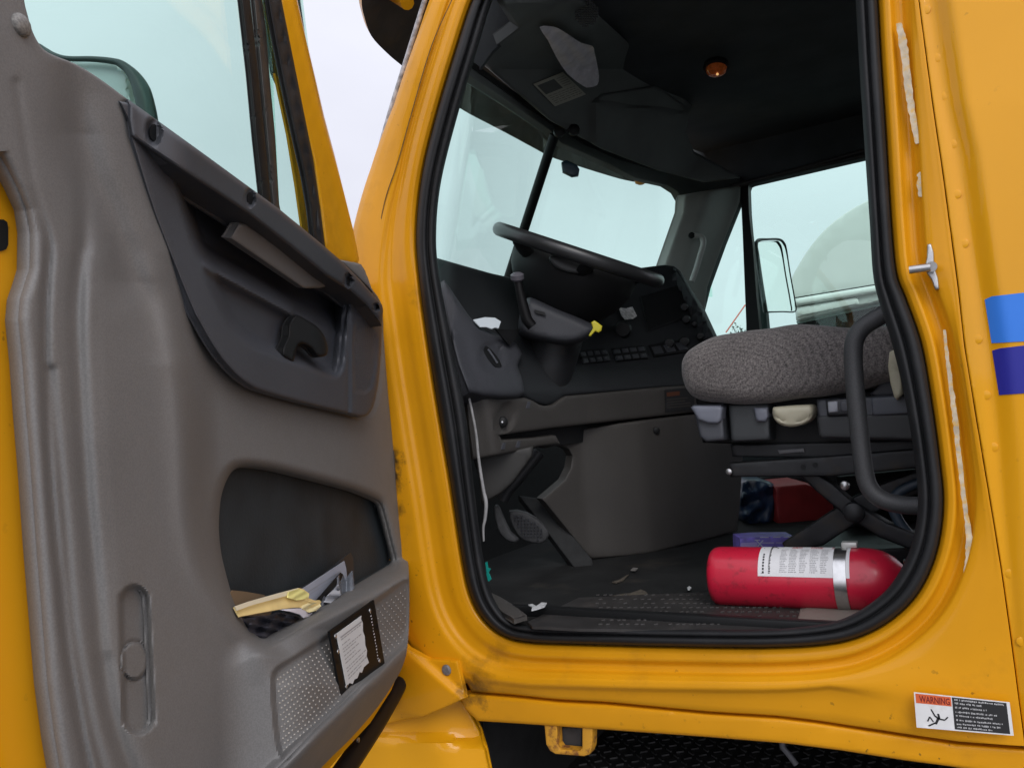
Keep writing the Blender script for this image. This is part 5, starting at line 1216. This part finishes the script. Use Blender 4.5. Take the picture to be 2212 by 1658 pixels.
# ------------------------------------------------------------------ outside: ground, white truck, tree, pole
g = 3000.0
GR = mat('yard_asphalt', (.135, .132, .128), .85, var=.3, vscale=1.5, spk=.35, spscale=90, bump=.5, bscale=60)
struct(mesh('ground', [(-g, -g, -1.30), (g, -g, -1.30), (g, g, -1.30), (-g, g, -1.30)], [(0, 1, 2, 3)], GR, None, flat=True))
WT = thing('parked_truck', 'white semi truck parked alongside, seen through the passenger window', 'truck', (.6, 4.6, -1.3))
WP = mat('white_truck_paint', (.60, .62, .59), .35, coat=.3, var=.03)
m4 = mY(4.0)
cv = sm([(1700, 626), (1712, 596), (1731, 562), (1754, 528), (1784, 494), (1824, 462), (1876, 432), (1960, 395), (2100, 350)], 4, False)
sheet('cab_body', list(cv)+[(2500, 330), (2500, 610), (2100, 584), (1890, 616), (1715, 645), (1700, 648)], m4, WP, WT, step=22, thick=2.2, edge=(4, .01))
sheet('hood_ledge', [(1714, 645), (1890, 616), (2100, 580), (2100, 600), (1895, 632), (1716, 662)], mY(3.93), WP, WT, step=14, thick=.3, edge=(7, .03))
sheet('shadow_gap', [(1714, 642.5), (1890, 613.5), (2100, 577), (2100, 580), (1890, 616), (1714, 645)], mY(3.96), BLACKP, WT, step=30, thick=.02)
sheet('lower_side', [(1716, 660), (1895, 630), (2100, 598), (2100, 620), (1900, 650), (1720, 692)], mY(3.98), WP, WT, step=14, thick=.5, edge=(5, .02))
sheet('access_door', [(1720, 664), (1800, 651), (1852, 642), (1857, 656), (1800, 668), (1722, 684)], mY(3.955), WP, WT, step=14, thick=.02, edge=(4, .012))
mk = sheet('chassis', [(1722, 690), (1900, 650), (2400, 560), (2400, 1500), (1760, 1500)], mY(4.15), GBLK, WT, step=60, thick=1.8)
sheet('side_trim', [(1720, 694), (1905, 654), (2000, 636), (2000, 640), (1905, 659), (1722, 699)], mY(4.08), mat('worn_chrome_trim', (.20, .25, .24), .4, metal=.5), WT, step=10, thick=.04)
for xx in (-.2, 3.2):
    lathe('wheel', (xx, 4.05, -.80), (0, 1, 0), [(0, .18), (.02, .28), (0, .30), (0, .46), (.04, .50), (.26, .50), (.30, .46)], RUB, WT, n=36)
# far tree whose top shows at the bottom of the passenger vent window
TRE = thing('tree', 'dark leafy tree far off, its top just showing past the passenger window divider', 'tree', tuple(pt(mdep(38.), 1602, 790)*np.array([1, 1, 0])+np.array([0, 0, -1.3])))
LEAF = mat('dark_leaves', (.035, .055, .035), .7, var=.5, vscale=.8)
tc_ = pt(mdep(38.), 1601, 716); zt = tc_[2]
V, F = [], []
for i in range(2600):
    u = rng.normal(0, 1, 3); u /= np.linalg.norm(u); r = rng.random()**.4
    lump = 1+.25*math.sin(5*u[0]+3*u[2])+.2*math.sin(7*u[1]-4*u[2])
    p = np.array([tc_[0], tc_[1], zt-.9])+u*r*lump*np.array([.75, .8, 1.0])
    a = rng.normal(0, 1, 3); a /= np.linalg.norm(a); c = np.cross(a, u+.01); c /= np.linalg.norm(c)+1e-9; s = .05+.05*rng.random(); b = len(V)
    V += [p-a*s, p+c*s*.6, p+a*s, p-c*s*.6]; F.append((b, b+1, b+2, b+3))
mesh('crown', V, F, LEAF, TRE, flat=True)
tube('trunk', [np.array([tc_[0], tc_[1], -1.3]), np.array([tc_[0]+.05, tc_[1], zt-1.2]), np.array([tc_[0], tc_[1], zt-.5])], [.16, .11, .05], mat('bark', (.06, .05, .04), .9), TRE, n=10)
a, b = pt(mdep(9.), 1589, 688), pt(mdep(9.), 1608, 661)
po = tube('pole', [a-(b-a)*1.1, a, b, b+(b-a)*.1], .008, mat('red_pole', (.55, .10, .06), .5), None, n=8)
tag(po, 'thin slanted red pole seen through the passenger vent window', 'pole')

# ------------------------------------------------------------------ light
SUN = np.array([.50, -.62, .62]); SUN /= np.linalg.norm(SUN)
el = math.asin(SUN[2]); az = math.atan2(SUN[0], SUN[1])
W = bpy.data.worlds.new("World"); scene.world = W; W.use_nodes = True; N = W.node_tree.nodes; L = W.node_tree.links
bg = N['Background']; bg.inputs[1].default_value = .1
sk = N.new('ShaderNodeTexSky'); sk.sky_type = 'NISHITA'; sk.sun_disc = False; sk.sun_elevation = el; sk.sun_rotation = az; sk.air_density = 1.0; sk.dust_density = 3
tc = N.new('ShaderNodeTexCoord')
nz = N.new('ShaderNodeTexNoise'); nz.inputs['Scale'].default_value = 2.2; nz.inputs['Detail'].default_value = 5; nz.inputs['Roughness'].default_value = .5
mp = N.new('ShaderNodeMapping'); mp.inputs['Scale'].default_value = (1, 1, 2.6); L.new(tc.outputs['Generated'], mp.inputs[0]); L.new(mp.outputs[0], nz.inputs[0])
dt_ = N.new('ShaderNodeVectorMath'); dt_.operation = 'DOT_PRODUCT'; L.new(tc.outputs['Generated'], dt_.inputs[0]); dt_.inputs[1].default_value = tuple(SUN)
m1 = N.new('ShaderNodeMapRange'); m1.inputs[1].default_value = -.55; m1.inputs[2].default_value = 1.0; m1.inputs[3].default_value = SKY_LO; m1.inputs[4].default_value = SKY_HI; L.new(dt_.outputs['Value'], m1.inputs[0])
m2 = N.new('ShaderNodeMapRange'); m2.inputs[1].default_value = .3; m2.inputs[2].default_value = .7; m2.inputs[3].default_value = .93; m2.inputs[4].default_value = 1.07; L.new(nz.outputs[0], m2.inputs[0])
m3 = N.new('ShaderNodeMath'); m3.operation = 'MULTIPLY'; L.new(m1.outputs[0], m3.inputs[0]); L.new(m2.outputs[0], m3.inputs[1])
cm = N.new('ShaderNodeMix'); cm.data_type = 'RGBA'; cm.blend_type = 'MULTIPLY'; cm.inputs[0].default_value = 1; cm.inputs[6].default_value = (.965, .975, 1.09, 1); L.new(m3.outputs[0], cm.inputs[7])
mx = N.new('ShaderNodeMix'); mx.data_type = 'RGBA'; mx.inputs[0].default_value = .93; L.new(sk.outputs[0], mx.inputs[6]); L.new(cm.outputs[2], mx.inputs[7]); L.new(mx.outputs[2], bg.inputs[0])
sl = bpy.data.lights.new('sun', 'SUN'); sl.energy = SUN_E; sl.angle = R(28); sl.color = (1, .97, .93)
so = bpy.data.objects.new('sun', sl); COL.objects.link(so)
so.rotation_euler = Vector(tuple(-SUN)).to_track_quat('-Z', 'Y').to_euler()
vs = scene.view_settings; vs.view_transform = 'Standard'; vs.look = 'None'; vs.gamma = 1; vs.exposure = EXPO
scene.cycles.use_denoising = True
scene.cycles.max_bounces = 10; scene.cycles.transparent_max_bounces = 16
